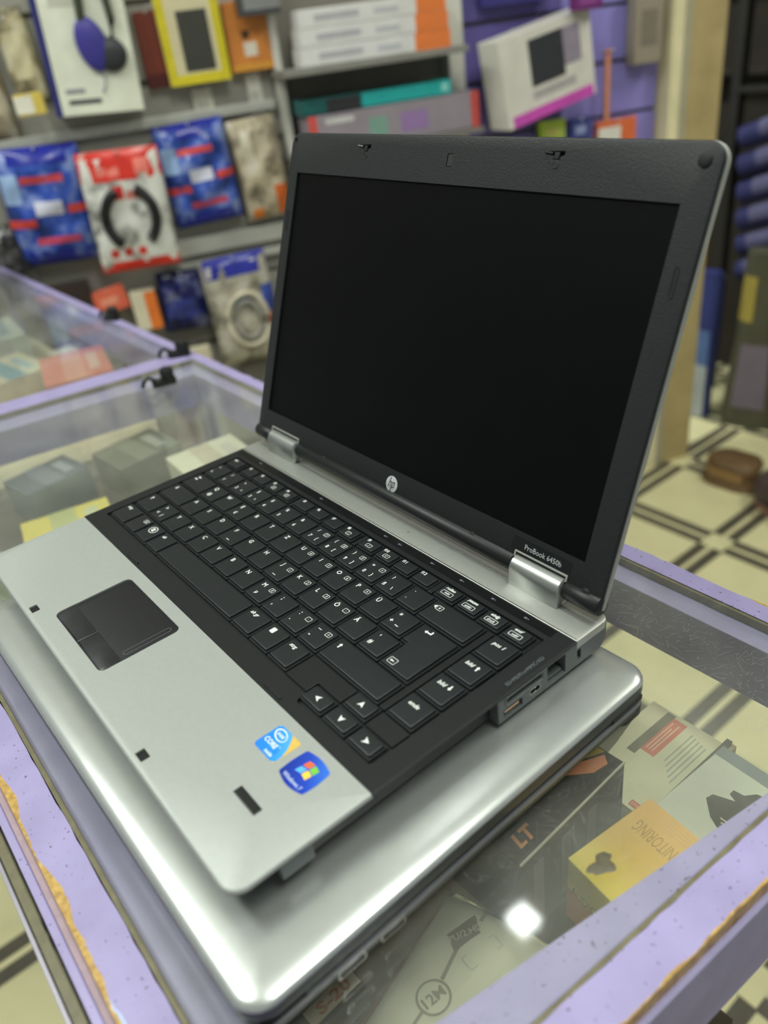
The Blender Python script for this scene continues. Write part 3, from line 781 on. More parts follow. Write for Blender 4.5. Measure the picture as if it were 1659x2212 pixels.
# filler plates between the keys
def plate_(pts): MB().loft([[Vector((x, yy, z)) for x, yy in inset(pts, d)] for d, z in ((.5, -3.4), (.5, -1.7), (.8, -1.45))], False).build('blank_plate', KEYB, up, 0)
plate_([(190, -47.2), (209.4, -47.2), (209.4, -39.8), (228, -39.8), (228, -28.2), (190, -28.2)])
plate_([(247, -39.8), (267.4, -39.8), (267.4, -28.2), (247, -28.2)])
plate_([(242.4, -28), (247.4, -28), (247.4, 46.8), (242.4, 46.8)])
plate_([(192.8, 47), (197.2, 47), (197.2, 59.6), (192.8, 59.6)])
plate_([(121.2, 47), (124.8, 47), (124.8, 59.6), (121.2, 59.6)])
plate_([(48.4, 47), (52, 47), (52, 59.6), (48.4, 59.6)])

# ---- stickers
BLU = gradient_mat('blue_sticker', [(0, (40, 120, 220)), (.5, (30, 140, 232)), (1, (90, 180, 240))], (219, -84, 0), (236, -68, 0), .25, .05)
YEL = pm('gold_sticker_corner', (222, 186, 92), .4, .2, .12, 700)
s1 = MB().prism(rr(219.4, 236.6, -83.4, -67.6, 1.6), ZD, ZD + .1).build('processor_sticker', YEL, up, 0)
bl = [(219.4, -82), (220.6, -83.4), (234.4, -83.4), (236.4, -82), (236.2, -78.4), (234.6, -74.4), (232, -70.6), (229.4, -67.9), (228.4, -67.6), (220.8, -67.6), (219.4, -69)]
f = MB(); poly(f, bl, ZD + .13); s1b = f.build('blue_field', BLU, s1, 0)
f = MB(); o_ = ell(225.2, -71.6, 4.6, 2.9, 22, -14); i_ = ell(225.4, -71.6, 4.0, 2.35, 22, -14); ring(f, o_, i_, ZD + .15); text(f, 'intel', 2.9, 225.2, -71.5, ZD + .15, WF, .1, bold=.05)
text(f, 'CORE', 3.7, 225.3, -77.2, ZD + .15, WF, 0, 9, bold=.08); text(f, '™', 1.4, 231, -76, ZD + .15); text(f, 'inside', 2.4, 229.6, -81.4, ZD + .15, WF, .1, bold=.06)
f.build('white_lettering', WHITEINK, s1, 0)
f = MB(); text(f, 'i5', 4.2, 231.4, -78.6, ZD + .15, WF, 0); f.build('blue_lettering', pm('deep_blue_ink', (20, 96, 200), .4), s1, 0)
WB = gradient_mat('royal_blue_sticker', [(0, (6, 38, 140)), (.6, (10, 62, 184)), (1, (40, 112, 220))], (242, -84, 0), (259, -67, 0), .25, .05)
ws = []
for k in range(9): t = k / 8; ws.append((242.2 + 17 * t, -83.6 - 1.7 * math.sin(math.pi * t)))
for k in range(5): t = k / 4; ws.append((260 + .7 * math.sin(math.pi * t) - .4 * t, -83 + 14.5 * t))
for k in range(9): t = k / 8; ws.append((259 - 17 * t, -67.8 + 1.4 * math.sin(math.pi * t)))
for k in range(5): t = k / 4; ws.append((241.6 - .5 * math.sin(math.pi * t), -68.6 - 14.4 * t))
s2 = MB().prism(ws, ZD, ZD + .12).build('system_sticker', WB, up, 0)
def pane(x0, x1, y0, y1, sk):
    P = []
    for k in range(6): t = k / 5; P.append((x0 + (x1 - x0) * t, y0 + sk * math.sin(2.4 * (x0 + (x1 - x0) * t - 247) / 5)))
    for k in range(6): t = 1 - k / 5; P.append((x0 + (x1 - x0) * t + .5, y1 + sk * math.sin(2.4 * (x0 + (x1 - x0) * t - 247) / 5)))
    return P
for x0, x1, y0, y1, c in ((247, 250.6, -74, -70.6, (228, 104, 52)), (251.2, 255, -74, -70.6, (120, 190, 60)), (246.4, 250, -78, -74.6, (90, 170, 230)), (250.6, 254.4, -78, -74.6, (246, 200, 70))):
    f = MB(); poly(f, pane(x0, x1, y0, y1, .55), ZD + .15); f.build('flag_pane', pm('flag_%d_%d_%d' % c, c, .3), s2, 0)
f = MB(); text(f, 'Windows 7', 2.9, 250.6, -82.2, ZD + .15, WF, 0, 13.4, bold=.05); f.build('sticker_lettering', pm('pale_blue_print', (190, 204, 230), .4), s2, 0)

# ---- lid
A = R_(110.8487)
LID = Frame((0, 94.715, 26.569), (1, 0, 0), (0, -math.cos(A), math.sin(A)), (0, -math.sin(A), -math.cos(A)))
UX0, UX1, UB, UT = -55.6, 280.6, -22, 200.6
SX0, SX1, SY1 = -44.05, 265.45, 174
def lo_(d, r=9): return rri(UX0, UX1, UB, UT, r, d, 6, (.3, .3, 1, 1))
f = MB().loft([[LID(x, u, n) for x, u in lo_(d)] for d, n in ((14, -10), (5, -9.4), (1.2, -7.6), (-.2, -5.4), (-.2, -3.4), (1, -2.9))]); f.build('lid_back', GREYEDGE, up, 50)
latch = []
for cx in (30.6, 188.2):
    latch.append([(cx - 6.4, 193.6), (cx - 6.4, 192.4), (cx - .6, 191.6), (cx - .2, 189.8), (cx + 3.8, 189.8), (cx + 4.2, 191.4), (cx + 6.6, 191.8), (cx + 6.6, 194)])
camw = rr(109.6, 114.6, 183.6, 190.6, .4, 2)
opening = [(SX0, 0), (SX1, 0), (SX1, SY1), (SX0, SY1)]
bz = MB().plate([(lo_(.9), -3.2), (lo_(.2), -2.2), (lo_(.2), -1), (lo_(.7), -.25), (lo_(1.7), 0)], [opening] + latch + [camw], hole_depth=1.9, F=LID).build('screen_bezel', BEZEL, up, 35)
MB().box(SX0 - 2, SX1 + 2, -2, SY1 + 2, -3, -1.35, LID).build('screen', SCREEN, up, 0)
for i, cx in enumerate((30.6, 188.2)):
    MB().box(cx - 7, cx + 7, 188, 195, -2.8, -1.85, LID).build('latch_slot_back', DARK, bz, 0)
    h_ = MB().prism([(cx - 6.2, 192.7), (cx - 1, 192.2), (cx - .4, 193), (cx - 6, 193.5)], -1.4, .9, LID).build('latch_hook', CHROME if i == 0 else BLACK, bz, 0, .15)
    MB().prism([(cx + .2, 190), (cx + 3.4, 190), (cx + 3.6, 193.2), (cx + .2, 193)], -1.5, .5, LID).build('latch_tongue', BLACK, bz, 0, .2)
    f = MB(); f.lathe([(2.2, -.02), (2.2, .12), (1.7, .2), (1.4, -.1), (.1, -.4)], Frame(LID(cx + 1.8, 187.4, 0), LID.x, LID.y, LID.z), 18); f.build('latch_dimple', BLACK, bz, 50)
    MB().lathe([(.5, 0), (.5, .03)], Frame(LID(cx - 2.6, 188.6, 0), LID.x, LID.y, LID.z), 8).build('sensor_hole', DARK, bz, 0)
MB().prism(rri(109.6, 114.6, 183.6, 190.6, .4, .3, 2), -2.2, -.35, LID).build('webcam_blank', pm('webcam_cover_grey', (44, 46, 46), .45), bz, 0, .1)
for x, u, r in ((271.8, 192.2, 3.3), (-50.6, 196.4, 1.6), (188, -15.4, 2.5), (36.3, -15.8, 2.5), (270.6, -14.6, 2.7), (-46.6, -16, 2)):
    MB().lathe([(r, -.2), (r, .5), (r * .8, .95), (r * .3, 1.1)], Frame(LID(x, u, 0), LID.x, LID.y, LID.z), 18).build('rubber_bumper', RUBBER, bz, 50)
for x, u0, u1 in ((272.6, 133.4, 148.4), (-49.6, 133.4, 148.4)):
    o_ = rr(x - 1.5, x + 1.5, u0, u1, 1.4, 4)
    f = MB(); f.loft([[LID(a, b, n) for a, b in q] for q, n in ((o_, .02), (inset(o_, .2), .3), (inset(o_, .55), .3), (inset(o_, .7), .02))], False, True); f.build('side_bumper', RUBBER, bz, 40)
# badge
bd = MB().lathe([(5.5, 0), (5.5, .35), (5.2, .45)], Frame(LID(112, -9.3, 0), LID.x, LID.y, LID.z), 40).build('round_badge', pm('badge_silver', (206, 208, 210), .3, .3, .03), up, 30)
bd['label'] = 'round silver badge with black hp letters'
f = MB(); FB = Frame(LID(112, -9.3, 0), LID.x, LID.y, LID.z)
def slant(pts): return [(x + .3 * y, y) for x, y in pts]
poly(f, slant([(-2.75, -2.2), (-2, -2.2), (-2, 5.0), (-2.75, 4.7)]), .47, FB)
poly(f, slant([(-2, .9), (-1.2, 1.4), (-.9, 1.2), (-.9, -2.2), (-.15, -2.2), (-.15, 1.5), (-.5, 2.1), (-1.1, 2.1), (-2, 1.7)]), .471, FB)
poly(f, slant([(.45, -5.0), (1.2, -4.8), (1.2, 2.1), (.45, 2.1)]), .47, FB)
ring(f, slant([(1.2, -2.2), (2.5, -2.2), (3, -1.6), (3, 1.5), (2.5, 2.1), (1.2, 2.1)]), slant([(1.2, -1.5), (2.1, -1.5), (2.3, -1.2), (2.3, 1.1), (2.1, 1.4), (1.2, 1.4)]), .472, FB)
f.build('badge_letters', pm('black_badge_ink', (10, 11, 12), .5), bd, 0)
# model name
pl = MB().prism(rr(217.6, 258.6, -10.6, -2.8, .4, 2), 0, .12, LID).build('name_label', pm('gloss_black_label', (20, 21, 22), .2), bz, 0)
f = MB(); text(f, 'ProBook 6450b', 4.4, 239.6, -6.7, .15, LID, 0, 25.5); f.build('name_lettering', pm('silver_print', (186, 190, 190), .4), pl, 0)
# barrel along the bottom of the lid and the two hinge covers
def barrel(x0, x1, u, n, r, a0, a1, seg=14, ends=True):
    m = MB(); loops = []
    for x in (x0, x0 + .6, x1 - .6, x1):
        q = r - (.6 if x in (x0, x1) else 0)
        loops.append([LID(x, u + q * math.sin(R_(a0 + (a1 - a0) * k / seg)), n + q * math.cos(R_(a0 + (a1 - a0) * k / seg))) for k in range(seg + 1)])
    m.loft(loops, ends, ends, closed=True); return m
for x0, x1 in ((UX0 + .4, -34.4), (3, 221), (258, UX1 - .4)):
    barrel(x0, x1, -18.6, -2.6, 5.6, 80, -200).build('lid_barrel', BLACK, bz, 50)
for x0, x1 in ((-33.4, 2), (222, 257)):
    prof = [(90.24 - 7.2 * math.cos(R_(a)), 7.5 + 7.2 * math.sin(R_(a))) for a in range(105, -1, -15)] + [(82.8, 3), (82.4, ZD), (97, ZD), (97, 7)]
    hc = MB().loft([[Vector((x, 90 + (yy - 90) * q, z if q == 1 else 5 + (z - 5) * q)) for yy, z in prof] for x, q in ((x0, .9), (x0 + .7, 1), (x1 - .7, 1), (x1, .9))]).build('hinge_cover', HINGE, up, 50)
    f = MB().box(x0 - 1, x0, -14.2, -11.2, -2, .7, LID).box(x1, x1 + 1, -14.2, -11.2, -2, .7, LID).box(x0 - 1, x1 + 1, -11.2, -10.4, -2, .7, LID); f.build('hinge_notch_rim', GREYEDGE, hc, 0, .2)
    MB().box(x0, x1, -16, -11.2, -2, .15, LID).build('hinge_notch', DARK, hc, 0)

# ------------------------------------------------------------------ goods inside the counter, near the laptops
SH = -147.2
CARD = lambda n, c, r=.45: pm(n, c, r, 0, .08, 40)
def carton(name, F, w, d, h, mat, label, cat, group=None, bevel=.8):
    """box standing on the shelf; returns the thing"""
    t = thing(name, F.o, label, cat, group)
    MB().box(-w / 2, w / 2, -d / 2, d / 2, 0, h, F).build('carton', mat, t, 0, bevel)
    return t
# yellow box
FY_ = rotframe((353, 51, SH), -6.4)
ymat = gradient_mat('yellow_orange_print', [(0, (196, 190, 60)), (.28, (222, 196, 74)), (.5, (216, 180, 84)), (1, (220, 172, 104))], (330, 20, -120), (345, 90, -100), .35, .12)
yb = carton('headphone_box', FY_, 74, 60, 49.4, ymat, 'yellow and orange cardboard box under the glass next to the right end rail', 'box')
f = MB(); text(f, 'MONITORING', 11.5, 14, -12, 49.48, Frame(FY_.o, -FY_.x, -FY_.y, FY_.z), 0, 33)
f.build('top_lettering', CARD('tan_ink', (176, 140, 76)), yb, 0)
f = MB()
for i in range(4): f.box(-20, 34 - 7 * (i % 2), 20.5 + 2.2 * i, 21.2 + 2.2 * i, 49.42, 49.47, FY_)
f.build('small_print', CARD('pale_tan_ink', (204, 170, 110)), yb, 0)
FYF = Frame(FY_(0, -30.05, 0), FY_.x, (0, 0, 1), -FY_.y)
f = MB(); text(f, 'AUDIOM', 9.5, -23, 27, .1, FYF, 0, 22); f.build('front_lettering', CARD('dark_olive_ink', (70, 66, 30)), yb, 0)
f = MB(); poly(f, [(-37, 0), (37, 0), (37, 10), (10, 16), (-20, 24), (-37, 26)], .05, FYF); f.build('orange_swirl', CARD('orange_swirl_print', (206, 132, 56)), yb, 0)
f = MB(); poly(f, [(-37, 27), (-20, 25), (10, 17), (37, 11), (37, 14), (-10, 28), (-37, 34)], .06, FYF); f.build('yellow_swirl', CARD('lemon_print', (222, 202, 60)), yb, 0)

# black box with orange print
FDk = rotframe((262, 38, SH), 2.5)
dk = carton('game_controller_box', FDk, 88, 86, 66, CARD('black_carton', (56, 50, 42), .4), 'black box with orange print half hidden below the closed laptop', 'box')
f = MB(); poly(f, [(14, 4), (20, 2), (26, 14), (36, 26), (38, 36), (33, 40), (26, 26), (16, 12)], 66.1, FDk); f.build('orange_graphic', CARD('salmon_print', (226, 140, 92)), dk, 0)
f = MB(); poly(f, [(0, -14), (10, -12), (22, 20), (32, 42), (20, 42), (6, 8)], 66.06, FDk); f.build('yellow_graphic', CARD('mustard_print', (186, 162, 70)), dk, 0)
f = MB(); text(f, 'LT', 11, 33, -28, 66.1, Frame(FDk.o, FDk.y, -FDk.x, FDk.z), 0); 
f = MB(); FT = Frame(FDk(0, 0, 0), FDk.y, -FDk.x, FDk.z); text(f, 'LT', 11, -29, -34, 66.1, FT, .2, bold=.4); f.build('orange_letters', CARD('orange_ink', (224, 150, 90)), dk, 0)
MB().box(43.2, 44.2, -43, 43, 65.2, 66.3, FDk).build('worn_edge', CARD('pale_card_edge', (190, 184, 166)), dk, 0)
for k in range(3): MB().box(44.05, 44.15, -34 + 22 * k, -26 + 22 * k, 8, 56, FDk).build('side_print', CARD('dull_mauve_print', (104, 92, 92)), dk, 0)

# white box with picture of a black adapter
FA = rotframe((350, 134, SH), -3)
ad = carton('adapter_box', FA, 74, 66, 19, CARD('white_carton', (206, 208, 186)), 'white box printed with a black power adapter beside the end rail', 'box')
f = MB(); poly(f, [(-12, -16), (8, -26), (22, -24), (30, -8), (26, 14), (8, 20), (-4, 16), (-8, 10), (-14, 9), (-14, 5), (-9, 3), (-20, -2), (-21, -7)], 19.06, FA); f.build('adapter_picture', CARD('adapter_black_print', (74, 70, 58)), ad, 0)
f = MB(); poly(f, ell(13, 3, 4.5, 5.5, 20), 19.1, FA); [f.box(-8 + 2 * i, 4 + i, -13 - 2.4 * i, -12 - 2.4 * i, 19.05, 19.1, FA) for i in range(3)]; f.build('pale_print', CARD('pale_olive_ink', (196, 190, 140)), ad, 0)
f = MB(); f.box(-37, 37, 24, 33, 19.02, 19.08, FA); f.build('grey_band', CARD('blue_grey_print', (140, 146, 142)), ad, 0)
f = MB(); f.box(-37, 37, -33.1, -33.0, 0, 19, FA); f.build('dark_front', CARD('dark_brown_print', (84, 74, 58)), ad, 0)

# flat card pack with red label
FC = rotframe((281, 141, SH), -1)
cp = thing('cable_pack', FC.o, 'flat white card pack with red label and dark edge strip', 'package')
MB().box(-26, 27, -40, 42, 0, 5, FC).build('card', CARD('cream_card', (212, 208, 172)), cp, 0, .5)
MB().box(27.2, 31, -44, 44, 0, 9, FC).build('dark_edge_strip', CARD('dark_grey_strip', (92, 92, 78)), cp, 0, .4)
MB().box(31.2, 34, -44, 44, 0, 7, FC).build('tan_edge_strip', CARD('tan_strip', (176, 164, 128)), cp, 0, .4)
MB().box(-7, 3, 2, 38, 5, 5.2, FC).build('red_label', CARD('faded_red_label', (206, 120, 96)), cp, 0)
MB().box(-13, -7, -4, 40, 5, 5.3, FC).build('grey_band', CARD('grey_olive_band', (122, 118, 98)), cp, 0)
f = MB(); Ft = Frame(FC.o, FC.y, -FC.x, FC.z)
[f.box(5, 34 - 5 * (i % 2), .2 + 2.2 * i, .9 + 2.2 * i, 5.22, 5.3, Ft) for i in range(3)]; f.build('label_print', CARD('cream_ink', (230, 200, 170)), cp, 0)
f = MB()
for i in range(5): f.box(9 + 3 * i, 10 + 3 * i, 4 - 3 * i, 34 - i, 5.02, 5.1, FC)
f.build('grey_small_print', CARD('grey_ink', (164, 168, 152)), cp, 0)
MB().box(14, 25, -38, -33.5, 5, 5.3, Frame(FC.o, FC.x, FC.y, FC.z)).build('price_label', CARD('brick_label', (196, 110, 80)), cp, 0)
f = MB(); text(f, '57024S', 3.2, 19.5, -35.8, 5.4, Frame(FC.o, FC.x, FC.y, FC.z), 0, 9.5); f.build('price_lettering', CARD('cream_ink', (230, 200, 170)), cp, 0)
# dark plastic bag beside it
def pillow(F, w, h, T, seed, crinkle=.04, sharp=4):
    r1, r2, r3 = (random.Random(seed + k).uniform(0, 6) for k in range(3))
    def S(u, v, off=0):
        e = max(0, (1 - abs(u) ** sharp)) * max(0, (1 - abs(v) ** sharp))
        c = crinkle * T * (math.sin(7 * u + r1 + 3 * v) + math.sin(9 * v + r2 - 4 * u) + .6 * math.sin(15 * u * v + r3))
        return F(u * w / 2, v * h / 2, .6 + T * e ** .6 + c * e + off)
    return S
def patch(mb, S, u0, u1, v0, v1, off=.3, n=10):
    vs_ = [S(u0 + (u1 - u0) * i / n, v0 + (v1 - v0) * j / n, off) for j in range(n + 1) for i in range(n + 1)]
    mb.add(vs_, [(j * (n + 1) + i, j * (n + 1) + i + 1, (j + 1) * (n + 1) + i + 1, (j + 1) * (n + 1) + i) for j in range(n) for i in range(n)])
def bagbody(mb, S, F, w, h, n=16, back=True):
    patch(mb, S, -1, 1, -1, 1, 0, n)
    if back:
        vs_ = [F(-w / 2 + w * i / n, -h / 2 + h * j / n, 0) for j in range(n + 1) for i in range(n + 1)]
        mb.add(vs_, [(j * (n + 1) + i, (j + 1) * (n + 1) + i, (j + 1) * (n + 1) + i + 1, j * (n + 1) + i + 1) for j in range(n) for i in range(n)])
        for k in range(n):
            a = -1 + 2 * k / n; b = -1 + 2 * (k + 1) / n
            for q in ((lambda t: S(-1, t), lambda t: F(-w / 2, t * h / 2, 0)), (lambda t: S(1, t), lambda t: F(w / 2, t * h / 2, 0)), (lambda t: S(t, -1), lambda t: F(t * w / 2, -h / 2, 0)), (lambda t: S(t, 1), lambda t: F(t * w / 2, h / 2, 0))):
                mb.add([q[0](a), q[0](b), q[1](b), q[1](a)], [(0, 1, 2, 3)])
FG = rotframe((243, 110, SH), 8)
db = thing('plastic_bag', FG.o, 'smoky grey plastic bag lying by the rear corner of the closed laptop', 'bag')
SG = pillow(FG, 46, 118, 10, 3, .12); f = MB(); bagbody(f, SG, FG, 46, 118); f.build('film', CARD('smoky_film', (124, 120, 104), .25), db, 60)

# white cable bag with 12M print
FW = rotframe((314, -50, SH + 1), 16)
cb = thing('cable_bag', FW.o, 'pale plastic cable bag printed with a ringed 12M under the front corner', 'bag')
SB = pillow(FW, 84, 104, 13, 8, .04); f = MB(); bagbody(f, SB, FW, 84, 104, 18)
f.build('film', pm('glossy_cream_film', (206, 206, 178), .16, 0, .05, 30, coat=.6), cb, 60)
INK = CARD('brown_grey_ink', (126, 120, 100)); INK2 = CARD('faint_grey_ink', (176, 180, 166))
def on_s(S, w, h, off=.35):      # frame-like mapping of print onto a pillow
    class Q: pass
    def mp(x, y, z=0): return S(max(-1, min(1, 2 * x / w)), max(-1, min(1, 2 * y / h)), off + z)
    return mp
def tprint(mb, S, w, h, s_, size, cx, cy, ex, ey, width=None, bold=0, off=.4):
    v, fc, tw, th = text2d(s_, size, 0, bold=bold); k = width / tw if width and tw else 1
    mb.add([S(2 * (cx + ex[0] * x * k + ey[0] * y) / w, 2 * (cy + ex[1] * x * k + ey[1] * y) / h, off) for x, y in v], fc)
def pprint_(mb, S, w, h, pts, off=.4):
    bm = bmesh.new(); vv = [bm.verts.new((x, y, 0)) for x, y in pts]; es = [bm.edges.new((vv[i], vv[(i + 1) % len(vv)])) for i in range(len(vv))]
    bmesh.ops.triangle_fill(bm, use_beauty=True, edges=es, normal=(0, 0, 1)); bm.verts.index_update()
    mb.add([S(2 * q.co.x / w, 2 * q.co.y / h, off) for q in bm.verts], [tuple(q.index for q in g.verts) for g in bm.faces]); bm.free()
w_, h_ = 96, 122
OLDF = rotframe((290, -58, SH + 1), -3)
def SW(u, v, off=0):      # print positions, laid out square to the counter, carried onto the turned bag
    d = OLDF(u * w_ / 2, v * h_ / 2) - FW.o
    return SB(max(-1, min(1, d.dot(FW.x) / 42)), max(-1, min(1, d.dot(FW.y) / 52)), off)
f = MB(); c0 = (12, -2)
o_ = ell(*c0, 9, 9, 36); i_ = ell(*c0, 7.8, 7.8, 36)
f.loft([[SW(2 * x / w_, 2 * y / h_, .4) for x, y in o_], [SW(2 * x / w_, 2 * y / h_, .4) for x, y in i_]], False, False)
tprint(f, SW, w_, h_, '12M', 8, c0[0], c0[1], (0, 1), (-1, 0), bold=.15)
f.build('ring_mark', INK, cb, 0)
f = MB()
def band(p, q, k):
    d = Vector((q[0] - p[0], q[1] - p[1])).normalized(); nx, ny = -d.y * k, d.x * k
    m_ = 6; P = [(p[0] + (q[0] - p[0]) * i / m_, p[1] + (q[1] - p[1]) * i / m_) for i in range(m_ + 1)]
    f.loft([[SW(2 * (x + nx) / w_, 2 * (y + ny) / h_, .45) for x, y in P], [SW(2 * (x - nx) / w_, 2 * (y - ny) / h_, .45) for x, y in P]], False, False, closed=False)
band((8, 6.5), (1, 24), 1); band((-3, 42), (-10, 58), 1.1); band((14, -10.6), (22, -40), .8)
f.build('cable_line', INK, cb, 0)
f = MB(); [band((-7.5 + 1.5 * i, 23 - .5 * i), (-7 + 1.5 * i, 42 - .8 * i), .8) for i in range(7)]; f.build('dark_plug_print', CARD('dark_brown_ink', (96, 88, 72)), cb, 0)
f = MB(); tprint(f, SW, w_, h_, 'PU/2.HD', 6, -2.4, 31, (.25, .97), (-.97, .25), 19, off=.7); f.build('plug_lettering', CARD('cream_ink2', (206, 198, 168)), cb, 0)
f = MB()
for i in range(6): 
    x = 24 + 2.6 * i; band((x, 4 + 2 * (i % 3)), (x + 4, -38), .35)
o_ = rr(30, 41, -2, 18, 1); f.loft([[SW(2 * x / w_, 2 * y / h_, .4) for x, y in o_], [SW(2 * x / w_, 2 * y / h_, .4) for x, y in inset(o_, .9)]], False, False)
o_ = rr(7, 15, 20, 42, 1); f.loft([[SW(2 * x / w_, 2 * y / h_, .4) for x, y in o_], [SW(2 * x / w_, 2 * y / h_, .4) for x, y in inset(o_, .7)]], False, False)
tprint(f, SW, w_, h_, 'RC', 8, 35.6, 4, (0, 1), (-1, 0)); tprint(f, SW, w_, h_, 'HB', 8, 35.6, 13, (0, 1), (-1, 0))
f.build('small_print', INK2, cb, 0)
f = MB(); 
def bandR(y): return [(-46, y), (-46, y - 2)]
f.loft([[SB(-.98, v / 10, .35) for v in range(-9, 9)], [SB(-.93, v / 10, .35) for v in range(-9, 9)]], False, False, closed=False); f.build('red_edge_line', CARD('terracotta_ink', (176, 110, 76)), cb, 0)

# dark box with S-20 sticker
FS = rotframe((257, -114, SH), 4)
sb = carton('speaker_box', FS, 44, 60, 20, CARD('mottled_dark_carton', (66, 66, 54), .4), 'dark box with an S-20 price sticker under the front corner of the counter', 'box')
F20 = Frame(FS(15, 16, 0), FS.y, -FS.x, FS.z)
st_ = MB().box(-17, 13, -4.5, 4.5, 20, 20.15, F20).build('price_sticker', CARD('cream_sticker', (206, 196, 164)), sb, 0)
f = MB(); text(f, 'S-20', 8, -1, 0, 20.25, F20, 0, 20, bold=.25); f.build('sticker_lettering', CARD('rust_ink', (190, 112, 66)), st_, 0)

# goods at the blurred far end of the counter
def simple_box(name, x, y, rot, w, d, h, col, label, cat='box', group=None, stripe=None, z=SH):
    F = rotframe((x, y, z), rot)
    t = carton(name, F, w, d, h, CARD('%s_%d_%d_%d' % ((name,) + col), col), label, cat, group)
    if stripe: 
        MB().box(-w / 2, w / 2, -d * .18, d * .12, h, h + .15, F).build('printed_band', CARD('band_%d_%d_%d' % stripe, stripe), t, 0)
        MB().box(-w * .3, w * .3, d * .2, d * .36, h, h + .15, F).build('printed_title', CARD('title_%d_%d_%d' % stripe, tuple(int(c + (210 - c) * .35) for c in stripe)), t, 0)
    return t
simple_box('cable_box', -318, -24, -12, 60, 92, 12, (206, 192, 92), 'yellow cable box seen blurred through the glass left of the keyboard', stripe=(176, 178, 120))
simple_box('charger_box', -366, 84, 6, 70, 78, 40, (96, 98, 80), 'dark olive box in the far corner of the counter below the cross rail', stripe=(120, 122, 104))
simple_box('mouse_box', -390, -14, 10, 58, 74, 40, (66, 76, 84), 'navy box against the far end of the counter', stripe=(96, 104, 116))
simple_box('adapter_carton', -262, 132, -4, 96, 80, 40, (206, 204, 178), 'pale cream carton near the back rail left of the screen', stripe=(186, 176, 150))
simple_box('router_box', -196, 44, 3, 92, 96, 30, (178, 182, 150), 'pale green carton in the counter behind the keyboard', stripe=(150, 160, 134))
simple_box('lens_box', -250, -116, 14, 84, 60, 22, (160, 166, 140), 'grey-green flat box at the counter front left of the palm rest', stripe=(130, 140, 116))
simple_box('earphone_box', -420, 160, 8, 46, 32, 78, (150, 128, 118), 'small reddish-grey box under the corner of the rails')
# goods in the far counter
simple_box('battery_box', -640, 120, -14, 130, 90, 74, (204, 118, 100), 'salmon red box in the far counter by the back rail', z=-154, stripe=(214, 150, 132))
simple_box('charger_box', -800, 60, 8, 120, 100, 50, (206, 200, 170), 'cream carton in the middle of the far counter', z=-154, stripe=(120, 160, 170))
simple_box('cable_box', -640, -40, 4, 120, 110, 40, (190, 186, 150), 'beige carton in the far counter close to the cross rail', z=-154, stripe=(170, 160, 130))
simple_box('keyboard_box', -990, 80, -6, 150, 120, 62, (178, 186, 176), 'pale grey-green box at the far end of the far counter', z=-154, stripe=(110, 140, 150))
simple_box('tape_box', -820, 160, 3, 60, 40, 40, (210, 206, 190), 'small white box against the far back rail', z=-154)
simple_box('cable_box', -860, -70, 10, 150, 90, 46, (200, 198, 160), 'straw-coloured carton in the far counter nearest the customer side', z=-154, stripe=(180, 180, 150))
simple_box('speaker_box', -1140, 60, 0, 110, 160, 170, (96, 74, 84), 'dark plum box standing on top of the far counter', z=GZ - .5)

# ------------------------------------------------------------------ goods on the product wall
def blotch(name, c1, c2, c3, scale=22, rough=.22):
    if name in MATS: return MATS[name]
    m = pm(name, c1, rough); nt = m.node_tree
    r = [n for n in nt.nodes if n.type == 'VALTORGB'][0]; nz = [n for n in nt.nodes if n.type == 'TEX_NOISE'][0]
    nz.inputs['Scale'].default_value = scale; nz.inputs['Detail'].default_value = 5
    e = r.color_ramp.elements; e.new(.5)
    for q, pos, c in zip(e, (.36, .5, .64), (c1, c2, c3)): q.position = pos; q.color = rgb(c)
    return m
def hook(t, F, h):
    MB().tube([F(0, h / 2 - 6, -40), F(0, h / 2 - 6, 14), F(0, h / 2 - 2, 20)], 2, 6).build('peg_hook', PALEMETAL, t, 60)
def wall_bag(s, z, w, h, off, tilt, T_, col, label, group, bits=(), rough=.22, seed=1, name='cable_bag', turn=0):
    """sealed plastic bag hanging on a hook; bits: (part name, u0, u1, v0, v1, colour)"""
    F = wallframe(s, z, off, tilt, turn)
    t = thing(name, F(0, 0, 0), label, 'bag', group)
    S = pillow(F, w, h, T_, seed, .16); m_ = MB(); bagbody(m_, S, F, w, h, 16)
    m_.build('bag_film', blotch('film_%d_%d_%d' % col, tuple(int(c * .6) for c in col), col, tuple(int(c + (225 - c) * .45) for c in col), 22, rough), t, 60)
    for nm, u0, u1, v0, v1, c in bits:
        m_ = MB(); patch(m_, S, u0, u1, v0, v1, .7, 6); m_.build(nm, pm('print_%d_%d_%d' % c, c, rough, 0, .12, 50), t, 60)
    hook(t, F, h)
    return t, F, S
def arc_cable(t, S, cu, cv, ru, rv, a0, a1, r, col, n=18):
    pts = [S(cu + ru * math.cos(R_(a0 + (a1 - a0) * k / n)), cv + rv * math.sin(R_(a0 + (a1 - a0) * k / n)), r * .6) for k in range(n + 1)]
    MB().tube(pts, r, 8).build('cable', CARD('cable_%d_%d_%d' % col, col, .4), t, 60)
NAVY, BLU2, REDP, WHT = (34, 44, 150), (52, 82, 176), (206, 70, 60), (214, 214, 208)
BB = [('blue_header', -1, 1, .72, 1, NAVY), ('blue_foot', -1, 1, -1, -.72, NAVY), ('white_badge', -.3, .35, -.12, .12, (206, 206, 222)), ('red_stripe', -1, -.35, -.3, -.16, REDP), ('red_stripe', .45, 1, -.12, .02, REDP), ('red_script', -.45, .6, -.62, -.5, (190, 70, 96)), ('red_script', -.5, .5, .42, .54, (200, 70, 70)), ('pale_panel', -.95, -.55, .1, .6, (150, 176, 214))]
